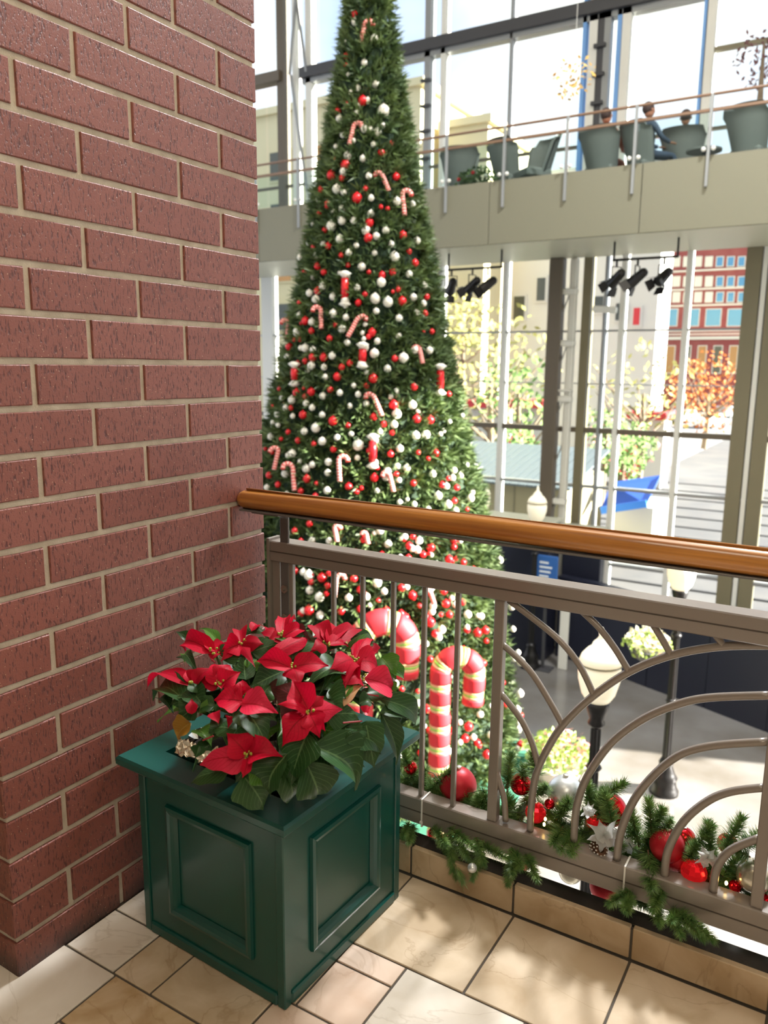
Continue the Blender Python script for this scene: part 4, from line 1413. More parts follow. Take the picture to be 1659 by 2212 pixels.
def leaf_cloud(b, c, r, n, size, seed, sc_=(1, 1, 1)):
    rr = random.Random(seed)
    for i in range(n):
        while True:
            p = Vector((rr.uniform(-1, 1), rr.uniform(-1, 1), rr.uniform(-1, 1)))
            if p.length < 1:
                break
        p = Vector((p.x * sc_[0], p.y * sc_[1], p.z * sc_[2])) * r + Vector(c)
        d = Vector((rr.uniform(-1, 1), rr.uniform(-1, 1), rr.uniform(-1, 1))).normalized() * size
        e = d.orthogonal().normalized() * size * .5
        b.add([p - d, p + e, p + d, p - e], [(0, 1, 2, 3)])
    return b
bush = thing('small_bush', 'small dark green bush with red and white baubles on the bridge', 'bush', (-6.45, 13.75, ZD))
stuff(leaf_cloud(MB(), (0, 0, .28), .40, 420, .05, 3, (1.1, .5, .7)).build('foliage', M['tree_needle'], bush))
MB().lathe([(.14, 0), (.18, .2)], n=12).build('pot', M['dark_steel'], bush)
for i in range(9):
    tag(MB().sphere((0, 0, 0), .035, 10, 8).build('bauble', M['red_ball' if i % 2 else 'white_ball'], None, True, (-6.45 + random.uniform(-.38, .38), 13.55, ZD + random.uniform(.05, .45))),
        ('red' if i % 2 else 'white') + ' bauble on the small dark bush on the bridge', 'bauble', ('red' if i % 2 else 'white') + ' baubles on the bridge bush')

# hanging leaf clusters in the upper glazing
c1 = hit(1240, 170, 1, 13.6)
hg = thing('leaf_cluster', 'cluster of golden leaves hanging on a thread in front of the upper glass', 'ornament', c1)
stuff(leaf_cloud(MB(), (0, 0, 0), .36, 75, .05, 5).build('leaves', M['autumn'], hg))
MB().tube([(0, 0, 0), (0, 0, 5.0)], .004, 4).build('thread', M['white_steel'], hg)
c1 = hit(1650, 100, 1, 13.2)
hg = thing('potted_tree', 'dark leaved slim tree with plum leaves at the right end of the bridge', 'tree', (c1.x * 15.1 / 13.2, 15.1, ZD))
stuff(leaf_cloud(MB(), (0, 0, 2.0), .5, 120, .055, 6).build('leaves', M['dark_leaf'], hg))
MB().tube([(0, 0, 0), (.02, 0, 1.0), (0, 0, 2.2)], [.07, .06, .02], 8).build('trunk', M['bark'], hg)
MB().lathe([(.2, 0), (.26, .4), (.24, .42)], n=14).build('pot', M['dark_steel'], hg)

# stage spotlights hung under the bridge
def make_spot():
    r = thing('spotlight', 'x', 'spotlight')
    Mx = Matrix.Rotation(.9, 4, 'X')
    b = MB()
    b.tube([Mx @ Vector((0, 0, -.14)), Mx @ Vector((0, 0, .02)), Mx @ Vector((0, 0, .16)), Mx @ Vector((0, 0, .2))], [.10, .085, .075, .045], 12)
    b.build('lamp_body', M['black_iron'], r)
    MB().tube([(-.11, 0, 0), (-.11, 0, .2), (.11, 0, .2), (.11, 0, 0)], .012, 5).tube([(0, 0, .2), (0, 0, .32)], .02, 6).build('yoke', M['black_iron'], r)
    for k in range(4):
        a = k * PI / 2
        q = [Vector((math.cos(a) * .10 - math.sin(a) * s * .08, math.sin(a) * .10 + math.cos(a) * s * .08, -.14)) for s in (-1, 1)]
        q2 = [Vector((math.cos(a) * .16 - math.sin(a) * s * .10, math.sin(a) * .16 + math.cos(a) * s * .10, -.26)) for s in (1, -1)]
        MB().add([Mx @ v for v in q + q2] + [Mx @ (v + Vector((0, 0, .006))) for v in q + q2], [(0, 1, 2, 3), (7, 6, 5, 4), (0, 4, 5, 1), (1, 5, 6, 2), (2, 6, 7, 3), (3, 7, 4, 0)]).build('barn_door', M['black_iron'], r)
    return r
sp0 = make_spot()
order = ['leftmost', 'middle', 'rightmost']
for g, (trio, where) in enumerate((((975, 1020, 1053), 'of the three black spotlights beside the tree'), ((1330, 1375, 1432), 'of the three black spotlights right of the brown column'))):
    for i, px in enumerate(trio):
        c = sp0 if (g == 0 and i == 0) else copy_tree(sp0)
        c.location = (hit(px, 612, 1, 14.0).x, 14.0, 2.885)
        c.rotation_euler = (0, 0, (.9, 1.3, 2.4)[i] + random.uniform(-.3, .3))
        c['label'] = order[i] + ' ' + where
        c['group'] = 'stage spotlights under the bridge'
    a, b_ = hit(trio[0] - 8, 585, 1, 14.0), hit(trio[2] + 32, 585, 1, 14.0)
    pr = thing('spotlight_bar', 'black pipe carrying the three spotlights ' + ('beside the tree' if g == 0 else 'right of the brown column'), 'light bar', (a.x, 14.0, 3.2))
    MB().tube([(0, 0, 0), (b_.x - a.x, 0, 0)], .022, 8).build('pipe', M['black_iron'], pr)
    for x in (.02, b_.x - a.x - .02):
        MB().tube([(x, 0, 0), (x, 0, .3)], .02, 6).build('hanger', M['black_iron'], pr)

# ------------------------------------------------------------------ christmas tree
TX, TY = -6.07, 9.50
TPROF = [(-4.25, 2.30), (-3.5, 2.26), (-1.0, 1.85), (0.0, 1.56), (1.6, 1.17), (2.95, .85), (4.2, .58), (5.2, .38), (6.06, .24), (7.0, .03)]
def trad(z):
    if z <= TPROF[0][0]:
        return TPROF[0][1]
    for i in range(len(TPROF) - 1):
        if z <= TPROF[i + 1][0]:
            t = (z - TPROF[i][0]) / (TPROF[i + 1][0] - TPROF[i][0])
            return TPROF[i][1] * (1 - t) + TPROF[i + 1][1] * t
    return 0
tree = thing('christmas_tree', 'giant decorated Christmas tree standing in the atrium', 'tree', (TX, TY, LOW))
TO = Vector((TX, TY, LOW))
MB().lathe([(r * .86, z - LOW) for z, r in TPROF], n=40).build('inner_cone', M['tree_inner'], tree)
MB().lathe([(.12, 0), (.12, 1.0)], n=10).build('trunk', M['bark'], tree)
fb = MB()
rr = random.Random(11)
def tuft(b, p, out, n, ln, wd):
    a = out.orthogonal().normalized()
    c = out.cross(a)
    for k in range(n):
        t = rr.uniform(0, 2 * PI)
        s = rr.uniform(.15, .95)
        d = (out * (1.1 - s * .5) + (a * math.cos(t) + c * math.sin(t)) * s).normalized()
        l = ln * rr.uniform(.6, 1.1)
        sd__ = d.cross(Vector((rr.uniform(-1, 1), rr.uniform(-1, 1), rr.uniform(-1, 1)))).normalized() * wd
        b.add([p - sd__, p + sd__, p + d * l], [(0, 1, 2)])
NT = 11500
for i in range(NT):
    while True:
        z = rr.uniform(-4.25, 7.05)
        if rr.random() < trad(z) / 2.3 + .05:
            break
    t = rr.uniform(0, 2 * PI)
    # face towards the rail gets most of the tufts
    r = trad(z) * rr.uniform(.84, .98)
    out = Vector((math.cos(t), math.sin(t), rr.uniform(-.1, .5))).normalized()
    p = Vector((math.cos(t) * r, math.sin(t) * r, z - LOW))
    tuft(fb, p, out, 10, .19, .020)
stuff(fb.build('foliage', M['tree_needle'], tree))
sk = thing('tree_mat', 'round green felt mat on the floor under the giant tree', 'mat', (TX, TY, LOW + .002))
MB().lathe([(2.5, 0.0), (2.5, .03)], n=48).build('felt', M['turf'], sk)

def tree_pt(x, y, k=1.0):
    d = ray(x, y)
    t = 7.0
    while t < 15:
        p = CAM + d * t
        if math.hypot(p.x - TX, p.y - TY) < trad(p.z) * k and p.z < 7.0:
            return p
        t += 0.02
    # graze: nearest point to the axis
    best = min(((math.hypot((CAM + d * s).x - TX, (CAM + d * s).y - TY), s) for s in [8 + i * .05 for i in range(120)]))
    return CAM + d * best[1]
BR, BW = {}, {}
def ball_mesh(m, r):
    key = (m, round(r, 3))
    if key not in BR:
        b = MB().sphere((0, 0, 0), r, 12, 8)
        b.lathe([(r * .2, r * .9), (r * .2, r * 1.15)], n=6)
        BR[key] = b.mesh('bauble', M[m], True)
    return BR[key]
cnt = {'red_ball': 0, 'white_ball': 0}
tree_items = []
def tree_ball(x, y, rpx, m):
    if cnt[m] >= 296:
        return
    p = tree_pt(x, y, 1.0)
    r = max(rpx, 3.2) / F_PX * (p - CAM).length
    r = round(r / .006) * .006
    o = link('bauble', ball_mesh(m, max(r, .024)), None, p)
    cnt[m] += 1
    cname = 'red' if m == 'red_ball' else 'white'
    bands = ((6.2, 'near the very top'), (5.3, 'beside the upper glass'), (4.5, 'level with the bridge railing'), (3.5, 'level with the bridge fascia'), (2.7, 'level with the spotlights'),
             (1.9, 'just below spotlight level'), (1.1, 'halfway down to the handrail'), (.35, 'in the band above horizon level'), (-.35, 'in the upper band above the handrail'), (-1.1, 'just above the handrail'),
             (-1.9, 'just below the top rail'), (-2.8, 'level with the big canes'), (-9, 'near the tree foot'))
    band = next(t for z_, t in bands if p.z > z_)
    tree_items.append((o, cname, band, x, r, p.z))
    o['group'] = cname + ' baubles on the giant tree'
A_R = [(650,5,12),(668,90,18),(617,360,18),(618,425,18),(560,715,22),(635,663,20),(722,645,26),(840,978,22),(905,920,15),(612,1055,30),(520,1122,26),(590,1140,18),(450,1215,20),(935,1132,22),(685,1268,30),(497,1312,25),(445,1365,16),(740,1208,16),(838,1325,15),(880,1335,14),(765,1425,26),(480,1472,20),(755,1525,26),(978,1505,26),(365,1520,18),(500,1573,20),(408,1580,15),(1018,1610,18),(582,1635,18),(545,1020,12)]
A_W = [(672,140,20),(610,265,14),(795,250,24),(732,402,18),(630,480,14),(805,540,20),(690,565,18),(648,592,16),(755,645,18),(690,680,15),(685,720,15),(855,710,34),(572,760,22),(848,800,16),(730,825,22),(770,830,20),(815,848,24),(595,863,20),(660,900,15),(790,925,16),(548,938,14),(625,1000,26),(722,1015,20),(602,1100,28),(760,1127,20),(555,1212,28),(600,1232,20),(775,1267,20),(940,1290,24),(1040,1308,18),(440,1275,20),(405,1315,18),(590,1335,22),(535,1360,18),(775,1370,24),(520,1447,32),(588,1412,26),(665,1410,24),(400,1435,12),(743,1475,28),(870,1475,24),(575,1530,26),(808,1512,22),(378,1552,18),(468,1560,18),(903,1562,20),(680,1572,18),(1070,1540,22),(425,1632,18),(320,1645,18),(630,1617,18),(797,1620,18),(925,1645,32)]
B_R = [(350,100,14),(450,95,20),(710,42,26),(380,228,22),(420,265,20),(578,218,18),(293,265,18),(868,265,24),(800,285,24),(715,265,14),(975,130,16),(1015,205,24),(380,388,22),(262,465,18),(688,410,18),(905,378,18),(870,392,12),(930,455,30),(645,465,22),(1090,425,20),(1080,535,20),(190,580,20),(300,583,25),(272,598,12),(340,648,20),(495,610,18),(735,658,28),(712,685,18),(1125,652,18),(1070,650,12),(458,698,20),(265,705,15),(195,750,26),(228,705,15),(250,865,22),(300,845,22),(420,820,26),(348,820,28),(590,858,22),(537,885,22),(882,828,20),(232,925,28),(508,947,26),(742,957,30),(165,965,16),(697,1008,18),(1008,1012,25),(243,1050,26),(338,1045,26),(298,1075,18),(290,1022,12),(462,1030,22),(130,1025,14),(205,1150,18),(88,1140,14),(285,1195,28),(480,1235,30),(745,1208,24),(875,1130,30),(808,1255,22),(578,1265,18),(1025,1222,26),(1113,1228,26),(863,1312,18),(188,1307,18),(143,1352,15),(253,1362,22),(355,1385,18),(483,1420,22),(855,1450,22),(715,1428,18),(1150,1445,24),(1035,1440,15),(40,1415,15),(85,1440,15),(65,1588,22),(750,1605,28),(893,1582,20),(310,1612,28),(768,1540,15),(122,1650,20),(373,1643,16),(582,1662,24),(633,1695,20),(663,1672,16),(1003,1640,22),(270,1692,20),(365,1725,22),(1190,1650,20),(1285,1670,20),(1230,1610,16),(1350,1810,18),(1100,1480,14),(1235,1060,18)]
B_W = [(322,72,18),(632,92,18),(583,138,20),(372,157,18),(750,142,18),(265,172,16),(668,230,28),(975,278,24),(565,300,26),(348,298,18),(525,270,16),(795,332,30),(412,358,24),(638,368,22),(327,402,22),(368,442,26),(480,425,24),(755,438,34),(838,460,34),(560,452,28),(1005,430,22),(1075,350,20),(1070,470,20),(1025,530,20),(762,520,20),(562,487,14),(482,535,28),(262,545,20),(343,590,22),(565,560,20),(540,635,26),(910,565,24),(905,678,22),(690,605,16),(248,655,28),(672,662,16),(680,700,16),(573,725,22),(680,755,32),(770,715,20),(750,795,30),(300,760,26),(270,760,18),(350,770,22),(475,810,24),(185,818,22),(835,895,24),(340,875,28),(422,885,22),(668,868,32),(697,917,18),(315,908,14),(940,825,34),(1015,770,28),(1110,775,24),(430,950,20),(615,1005,18),(525,1052,20),(645,1062,22),(415,1072,24),(893,1045,20),(148,1085,18),(213,1098,28),(858,1078,18),(305,1120,22),(345,1148,20),(697,1122,22),(590,1138,18),(410,1195,20),(172,1150,20),(120,1190,22),(218,1203,18),(895,1190,32),(998,1130,26),(1035,1170,16),(878,1258,26),(90,1245,16),(123,1262,18),(368,1280,32),(293,1302,24),(600,1318,20),(787,1303,18),(75,1337,22),(508,1343,22),(410,1367,28),(645,1392,36),(752,1362,26),(915,1415,24),(1085,1325,30),(1020,1330,28),(215,1448,26),(190,1460,22),(450,1502,24),(748,1508,28),(305,1545,26),(345,1520,22),(265,1498,15),(640,1475,18),(902,1530,20),(962,1542,24),(445,1572,22),(170,1577,28),(835,1562,24),(825,1600,24),(910,1620,18),(50,1668,20),(442,1688,24),(180,1710,18),(768,1690,20),(1165,1722,26),(915,1765,20),(1010,1778,18),(965,1745,14),(1260,1605,22),(1310,1590,20),(1130,1580,24),(1220,1660,20),(1230,1780,26),(1280,1820,20),(1100,1810,20),(1390,1700,18),(1320,1200,16),(1200,1300,14),(1240,1240,14),(1350,1520,16),(1180,1320,16)]
for (x, y, r) in A_R:
    tree_ball(540 + x / 2.9625, y / 2.9625, r / 2.9625, 'red_ball')
for (x, y, r) in A_W:
    tree_ball(540 + x / 2.9625, y / 2.9625, r / 2.9625, 'white_ball')
for (x, y, r) in B_R:
    tree_ball(560 + x / 3.016, 500 + y / 3.016, r / 3.016, 'red_ball')
for (x, y, r) in B_W:
    tree_ball(560 + x / 3.016, 500 + y / 3.016, r / 3.016, 'white_ball')
# lower tree, seen through the railing
C_B = [(463,560,30,'w'),(540,575,28,'r'),(525,690,28,'w'),(468,650,26,'w'),(463,770,30,'r'),(655,775,24,'r'),(530,800,26,'w'),(700,695,24,'w'),(805,688,24,'w'),(730,580,22,'r'),(475,600,20,'r'),(1015,635,22,'r'),(1045,630,20,'w'),(1080,680,26,'r'),(1280,730,26,'r'),(1300,795,22,'r'),(1410,795,24,'w'),(1490,805,22,'w'),(1405,885,22,'r'),(1468,905,28,'r'),(1185,840,30,'r'),(1255,885,26,'w'),(1215,910,22,'r'),(1050,310+1000,30,'w'),(1115,1325,20,'w'),(1165,1360,24,'r'),(1415,1465,26,'r'),(1395,1535,24,'r'),(1485,1390,22,'w'),(1160,970,20,'w'),(1300,1165,20,'w'),(378,295,20,'r'),(1060,385,24,'r'),(1190,395,26,'r'),(935,375,24,'w'),(1035,330,20,'w'),(870,605,28,'w'),(615,620,22,'w')]
for (x, y, r, c) in C_B:
    tree_ball(500 + x / 2.765, 1040 + y / 2.765, r / 2.765, 'red_ball' if c == 'r' else 'white_ball')
rb = random.Random(5)
for i in range(130):
    x, y = rb.uniform(850, 1130), rb.uniform(900, 1640)
    lim = 960 + (y - 760) * .28
    if x > min(lim, 1128):
        continue
    if y < 1150 and x < 980:
        continue
    tree_ball(x, y, rb.uniform(5, 9), rb.choice(['red_ball', 'white_ball']))
for i in range(60):
    x, y = rb.uniform(600, 1000), rb.uniform(1120, 1360)
    tree_ball(x, y, rb.uniform(5, 9), rb.choice(['red_ball', 'white_ball']))

ORD = ['first', 'second', 'third', 'fourth', 'fifth', 'sixth', 'seventh', 'eighth', 'ninth', 'tenth', 'eleventh', 'twelfth', 'thirteenth', 'fourteenth', 'fifteenth', 'sixteenth', 'seventeenth', 'eighteenth', 'nineteenth', 'twentieth']
ORD += ['twenty ' + q for q in ORD[:9]] + ['thirtieth'] + ['thirty ' + q for q in ORD[:9]] + ['fortieth'] + ['forty ' + q for q in ORD[:9]]
cells = {}
for it in tree_items:
    size = 'large ' if it[4] > .065 else ('small ' if it[4] < .04 else '')
    cells.setdefault((it[1], size, it[2]), []).append(it)
for (cname, size, band), its in cells.items():
    its.sort(key=lambda q: q[3])
    for i, it in enumerate(its):
        tag(it[0], '%s %s%s bauble from left on giant tree, %s' % (ORD[min(i, 47)], size, cname, band), 'bauble')
def path_resample(path, n):
    L = [0]
    for i in range(1, len(path)):
        L.append(L[-1] + (path[i] - path[i - 1]).length)
    out = []
    for k in range(n + 1):
        s_ = L[-1] * k / n
        for i in range(1, len(path)):
            if s_ <= L[i] + 1e-9:
                out.append(path[i - 1].lerp(path[i], (s_ - L[i - 1]) / max(L[i] - L[i - 1], 1e-9)))
                break
    return out
def cane_path(h, r, lean=0, hook=1, tilt=PI * 1.05, n=14, drop=0.1):
    P = [Vector((0, 0, h * i / 8)) for i in range(9)]
    for i in range(1, n + 1):
        a = tilt * i / n
        P.append(Vector((hook * (r - r * math.cos(a)), 0, h + r * math.sin(a))))
    last, d = P[-1], (P[-1] - P[-2]).normalized()
    P.append(last + d * drop)
    return P
# small cane ornaments on the tree: (top x, top y, bottom x, bottom y) in photo pixels
side_ = Vector((.852, .524, 0))
CL = ['upright one left of the red candy', 'long diagonal one near mid tree', 'diagonal one right of centre above the handrail', 'upright one just above the handrail', 'lower leftmost', 'highest', 'second highest', 'hook left diagonal one at bridge level', 'one at right edge by the bridge',
      'upper leftmost', 'one at right edge below the spotlights', 'lowest one above the handrail', 'one just under the handrail at left', 'one left of the big canes', 'one under the handrail at centre', 'one above the front big cane', 'second lower leftmost']
for i, (x0, y0, x1, y1, hk) in enumerate([(693, 662, 694, 710, -1), (776, 682, 751, 728, 1), (805, 850, 825, 898, -1), (731, 984, 734, 1040, 1), (603, 966, 592, 1015, -1), (789, 44, 780, 95, 1), (766, 264, 755, 312, 1), (823, 372, 840, 412, -1),
                                         (868, 410, 874, 465, 1), (624, 690, 620, 730, -1), (905, 748, 913, 785, -1), (840, 1020, 850, 1062, -1), (722, 1135, 728, 1170, 1), (728, 1240, 722, 1290, 1), (790, 1150, 795, 1175, -1), (928, 1275, 938, 1305, -1), (632, 1000, 636, 1060, -1)]):
    p, q = tree_pt(x0, y0, 1.04), tree_pt(x1, y1, 1.04)
    o = thing('candy_cane', 'small candy cane ornament, %s' % CL[i], 'candy cane', q, 0, 'small candy canes hung on the giant tree')
    h = (p - q).length * .8
    ax = (p - q).normalized()
    path = [Vector((side_ * v.x) + ax * v.z) for v in cane_path(h, h * .22, 0, hk, PI, 8, h * .05)]
    bb1 = MB()
    bb1.tube(path_resample(path, 24), .030, 8)
    me = bb1.mesh('cane', M['cane_pink'], True)
    me.materials.append(M['cane_pale'])
    for pi, poly in enumerate(me.polygons):
        if (pi // 8 + (pi % 8) // 4) % 2:
            poly.material_index = 1
    link('cane', me, o)
for i, (x, y, hz) in enumerate([(745, 624, 40), (805, 975, 40), (951, 820, 36), (783, 768, 24), (636, 808, 22)]):
    p = tree_pt(x, y, 1.03)
    s = 11 / 1700
    o = thing('wrapped_candy', ('highest', 'lowest', 'rightmost', 'middle', 'leftmost')[i] + ' red wrapped candy ornament with white frilled ends on giant tree', 'ornament', p, 0, 'red wrapped candy ornaments on the giant tree')
    hh = hz * s * .5
    MB().lathe([(.045, -hh), (.05, 0), (.045, hh)], n=12).build('candy', M['red_ball'], o, True)
    for sg in (-1, 1):
        MB().lathe([(.02, sg * hh), (.085, sg * (hh + .06)), (.03, sg * (hh + .09))][::sg], n=10).build('frill', M['white_ball'], o, True)

# big candy canes in front of the tree
def big_cane(x, y, h, r, rad, label, rz):
    o = thing('candy_cane', label, 'candy cane', (x, y, LOW + .03), rz)
    full = path_resample(cane_path(h, r, 0, 1, PI * 1.04, 20, .35), 120)
    k, j = 0, 0
    seq = [('red_band', 'cane_red', 6), ('cream_band', 'cane_cream', 1), ('green_band', 'cane_green', 1), ('cream_band', 'cane_cream', 1)]
    while k < 120:
        nm, mm_, n_ = seq[j % 4]
        e = min(k + n_, 120)
        seg = full[k:e + 1]
        bulge = [rad * (1 + (.05 * math.sin(PI * q / max(len(seg) - 1, 1)))) for q in range(len(seg))]
        MB().tube(seg, bulge, 18).build(nm, M[mm_], o, True)
        k, j = e, j + 1
    MB().lathe([(rad * 1.5, -.03), (rad * 1.5, .02)], n=20).build('base_plate', M['dark_steel'], o)
    return o
c = hit(950, 1640, 2, LOW)
nv = Vector((-5.9, 9.6, 0)).normalized()
dd = 8.6
pa = CAM + ray(951, 1520) * (dd / math.hypot(ray(951, 1520).x, ray(951, 1520).y))
big_cane(pa.x, pa.y, 2.40, .195, .122, 'huge striped candy cane standing in front right of the giant tree', math.atan2(side_.y, side_.x))
dd = 8.75
pa = CAM + ray(778, 1420) * (dd / math.hypot(ray(778, 1420).x, ray(778, 1420).y))
big_cane(pa.x, pa.y, 2.67, .275, .15, 'huge striped candy cane behind the poinsettia, left of the other one', math.atan2(side_.y, side_.x))

# ------------------------------------------------------------------ lamp posts on the lower floor
def make_lamp():
    r = thing('lamp_post', 'x', 'lamp post')
    MB().lathe([(.20, 0), (.20, .05), (.17, .09), (.15, .20), (.17, .24), (.13, .30), (.09, .42), (.10, .46), (.07, .52)], n=20).build('base', M['black_iron'], r, True)
    MB().lathe([(.062, .50), (.055, 1.5), (.046, 2.75)], n=24, flute=1, depth=.16).build('shaft', M['black_iron'], r)
    MB().lathe([(.05, 2.72), (.08, 2.76), (.06, 2.80), (.085, 2.86), (.105, 2.93), (.105, 2.98)], n=20).build('collar', M['black_iron'], r, True)
    MB().lathe([(.10, 2.97), (.15, 3.05), (.182, 3.17), (.188, 3.26), (.175, 3.33)], n=24).build('globe', M['globe'], r, True)
    MB().lathe([(.190, 3.33), (.165, 3.40), (.115, 3.46), (.085, 3.48), (.07, 3.52), (.04, 3.55), (.022, 3.58), (.026, 3.61), (.008, 3.66)], n=24).build('globe_top', M['globe'], r, True)
    MB().lathe([(.193, 3.322), (.193, 3.338)], n=24).build('globe_band', M['olive_steel'], r)
    for z in (2.3, 1.35):
        MB().lathe([(.055, z), (.075, z + .03), (.055, z + .06)], n=14).build('ring', M['black_iron'], r, True)
    return r
l0 = make_lamp()
for i, (x, y, lab) in enumerate([(-1.79, 6.66, 'nearest black lamp post with lit acorn globe seen through the sunburst arcs'),
                                 (-1.90, 10.82, 'black fluted lamp post beside the navy wall, its globe just below the handrail'),
                                 (-5.22, 14.25, 'farthest lamp post with its pale globe above the handrail near the tree'),
                                 (-6.55, 14.6, 'lamp post right behind the tree edge, mostly hidden')]):
    c = l0 if i == 0 else copy_tree(l0)
    c.location = (x, y, LOW)
    c['label'] = lab
    c['group'] = 'black lamp posts on the atrium floor'
# flower basket on the second lamp
c = hit(1398, 1400, 1, 10.7)
fbk = thing('flower_basket', 'hanging basket of cream and lime flowers before the navy wall', 'flowers', c)
MB().lathe([(.05, -.22), (.2, -.10), (.26, .0)], n=16).build('basket', M['dark_steel'], fbk)
MB().bar((.1, 0, -.02), (.48, .1, -.02), .02, .03).build('arm', M['black_iron'], fbk)
stuff(leaf_cloud(MB(), (0, 0, .05), .34, 260, .05, 31, (1, 1, .5)).build('foliage', M['flower_lime'], fbk))
stuff(leaf_cloud(MB(), (0, 0, .12), .3, 160, .05, 32, (1, 1, .7)).build('cream_flowers', M['flower_white'], fbk))
stuff(leaf_cloud(MB(), (.1, 0, .06), .28, 50, .045, 33, (1, 1, .6)).build('pink_flowers', M['flower_pink'], fbk))
c = hit(1212, 1660, 2, LOW)
fp = thing('flower_bed', 'bed of lime and pink flowers on the floor right of the tree', 'flowers', (c.x, c.y - .2, LOW))
MB().lathe([(.35, 0), (.42, .2)], n=18).build('tub', M['plaster'], fp)
stuff(leaf_cloud(MB(), (0, 0, .35), .5, 520, .06, 41, (1.1, 1, .55)).build('foliage', M['flower_lime'], fp))
stuff(leaf_cloud(MB(), (.1, 0, .45), .42, 90, .05, 42, (1, 1, .6)).build('pink_flowers', M['flower_pink'], fp))

# navy partition
nv_ = thing('partition', 'curved dark navy partition wall at the right of the atrium floor', 'partition', (-3.0, 14.6, LOW))
cp = [(-5.0, 15.2), (-4.2, 15.05), (-3.0, 14.55), (-1.9, 14.15), (-.86, 13.72), (.4, 13.1)]
for i in range(len(cp) - 1):
    a, b_ = Vector((cp[i][0] + 3.0, cp[i][1] - 14.6, 0)), Vector((cp[i + 1][0] + 3.0, cp[i + 1][1] - 14.6, 0))
    d = (b_ - a).normalized() * .008
    MB().bar(a + d + Vector((0, 0, .83)), b_ - d + Vector((0, 0, .83)), .12, 1.66).build('panel', M['navy'], nv_)
    MB().bar(a + Vector((0, 0, 1.69)), b_ + Vector((0, 0, 1.69)), .2, .05).build('top_cap', M['navy'], nv_)
# counters by the glass
for (px, py, wd, dp, ht, lab) in ((1125, 1118, 1.5, .6, 1.35, 'long dark counter with a pale top by the glass wall'), (1243, 1150, .8, .3, 1.2, 'short dark counter with a pale top right of the brown column')):
    c = hit(px, py, 1, 15.0)
    zt = c.z - LOW
    t = thing('counter', lab, 'counter', (c.x, 15.0 if wd > 1 else 15.62, LOW))
    MB().cbox(-wd / 2, wd / 2, -dp / 2, dp / 2, 0, zt - .05, .02).build('body', M['navy'], t)
    MB().cbox(-wd / 2 - .04, wd / 2 + .04, -dp / 2 - .04, dp / 2 + .04, zt - .05, zt + .02, .01).build('top', M['soffit'], t)
c = hit(1180, 1250, 1, 14.3)
sg = thing('sign_stand', 'blue information sign on a stand beyond the railing', 'sign', (c.x, 14.3, LOW))
zt = hit(1180, 1200, 1, 14.3).z - LOW
MB().cbox(-.22, .22, -.02, .02, zt - 1.0, zt, .01).build('board', M['sign_blue'], sg)
MB().cbox(-.03, .03, 0.0, .04, 0, zt - 1.0, .005).cbox(-.2, .2, -.15, .15, 0, .03, .005).build('foot', M['dark_steel'], sg)
for k in range(5):
    MB().box(-.14, random.uniform(.02, .14), -.0215, -.0195, zt - .16 - k * .09, zt - .12 - k * .09).build('lettering', M['sign_text'], sg)
c = hit(1222, 1300, 1, 14.5)
wp_ = thing('notice_panel', 'narrow white free standing panel at the end of the navy partition', 'panel', (c.x, 14.5, LOW))
MB().cbox(-.09, .09, -.03, .03, 0, 1.75, .01).build('board', M['white_steel'], wp_)

# ------------------------------------------------------------------ outdoors
gr = st(MB().box(-160, 140, YF + .25, 220, LOW - .4, LOW - .02).build('floor_outside', M['plaza']), 'pale paved plaza outside the glass wall')
for i in range(14):
    y = 18 + i * 1.1 + i * i * .06
    MB().box(-8 - i * .1, 12, y, y + .12, LOW - .03, LOW + .02).build('step_edge', M['plaza_joint'], gr)
MB().box(-18, -10, 44, 200, LOW - .03, LOW + .005).build('road', M['asphalt'], gr)

def facade_building(name, label, x0, x1, y0, y1, z1, wall_m, wins, trim=None, win_m='window_blue'):
    t = thing(name, label, 'building', ((x0 + x1) / 2, y0, LOW))
    o = Vector(((x0 + x1) / 2, y0, LOW))
    MB().box(x0 - o.x, x1 - o.x, 0, y1 - y0, 0, z1 - LOW).build('walls', M[wall_m], t)
    MB().box(x0 - o.x - .3, x1 - o.x + .3, -.3, y1 - y0 + .3, z1 - LOW, z1 - LOW + .4).build('cornice', M[trim or wall_m], t)
    for (wx0, wx1, wz0, wz1, m) in wins:
        f = MB().box(wx0 - o.x - .12, wx1 - o.x + .12, -.10, .1, wz0 - LOW - .12, wz1 - LOW + .12).build('window', M[trim or 'white_steel'], t)
        MB().box(wx0 - o.x, wx1 - o.x, -.13, -.09, wz0 - LOW, wz1 - LOW).build('pane', M[m], f)
    return t
def pw(x, y, Y):
    p = hit(x, y, 1, Y)
    return p.x, p.z
# cream building, stepped roof, filling the left
Y1 = 40
wins = []
for i in range(5):
    for j in range(6):
        wx = -33 + i * 3.3
        wz = -2.5 + j * 3.0
        wins.append((wx, wx + 1.5, wz, wz + 1.6, 'window_dark' if (i + j) % 3 else 'window_amber'))
xa, za = pw(900, 180, Y1)
facade_building('office_building', 'tall cream building seen through the glass left of and behind the tree', -44, xa, Y1 + .5, Y1 + 18, za, 'cream_wall', [w_ for w_ in wins if w_[1] < xa - .4], 'cream_wall')
xb, zb = pw(1055, 265, Y1 + 2)
facade_building('office_building', 'lower cream block adjoining the tall cream building, above the bridge', xa + .7, xb, Y1 + 2, Y1 + 4.5, zb, 'cream_wall', [], 'cream_wall')
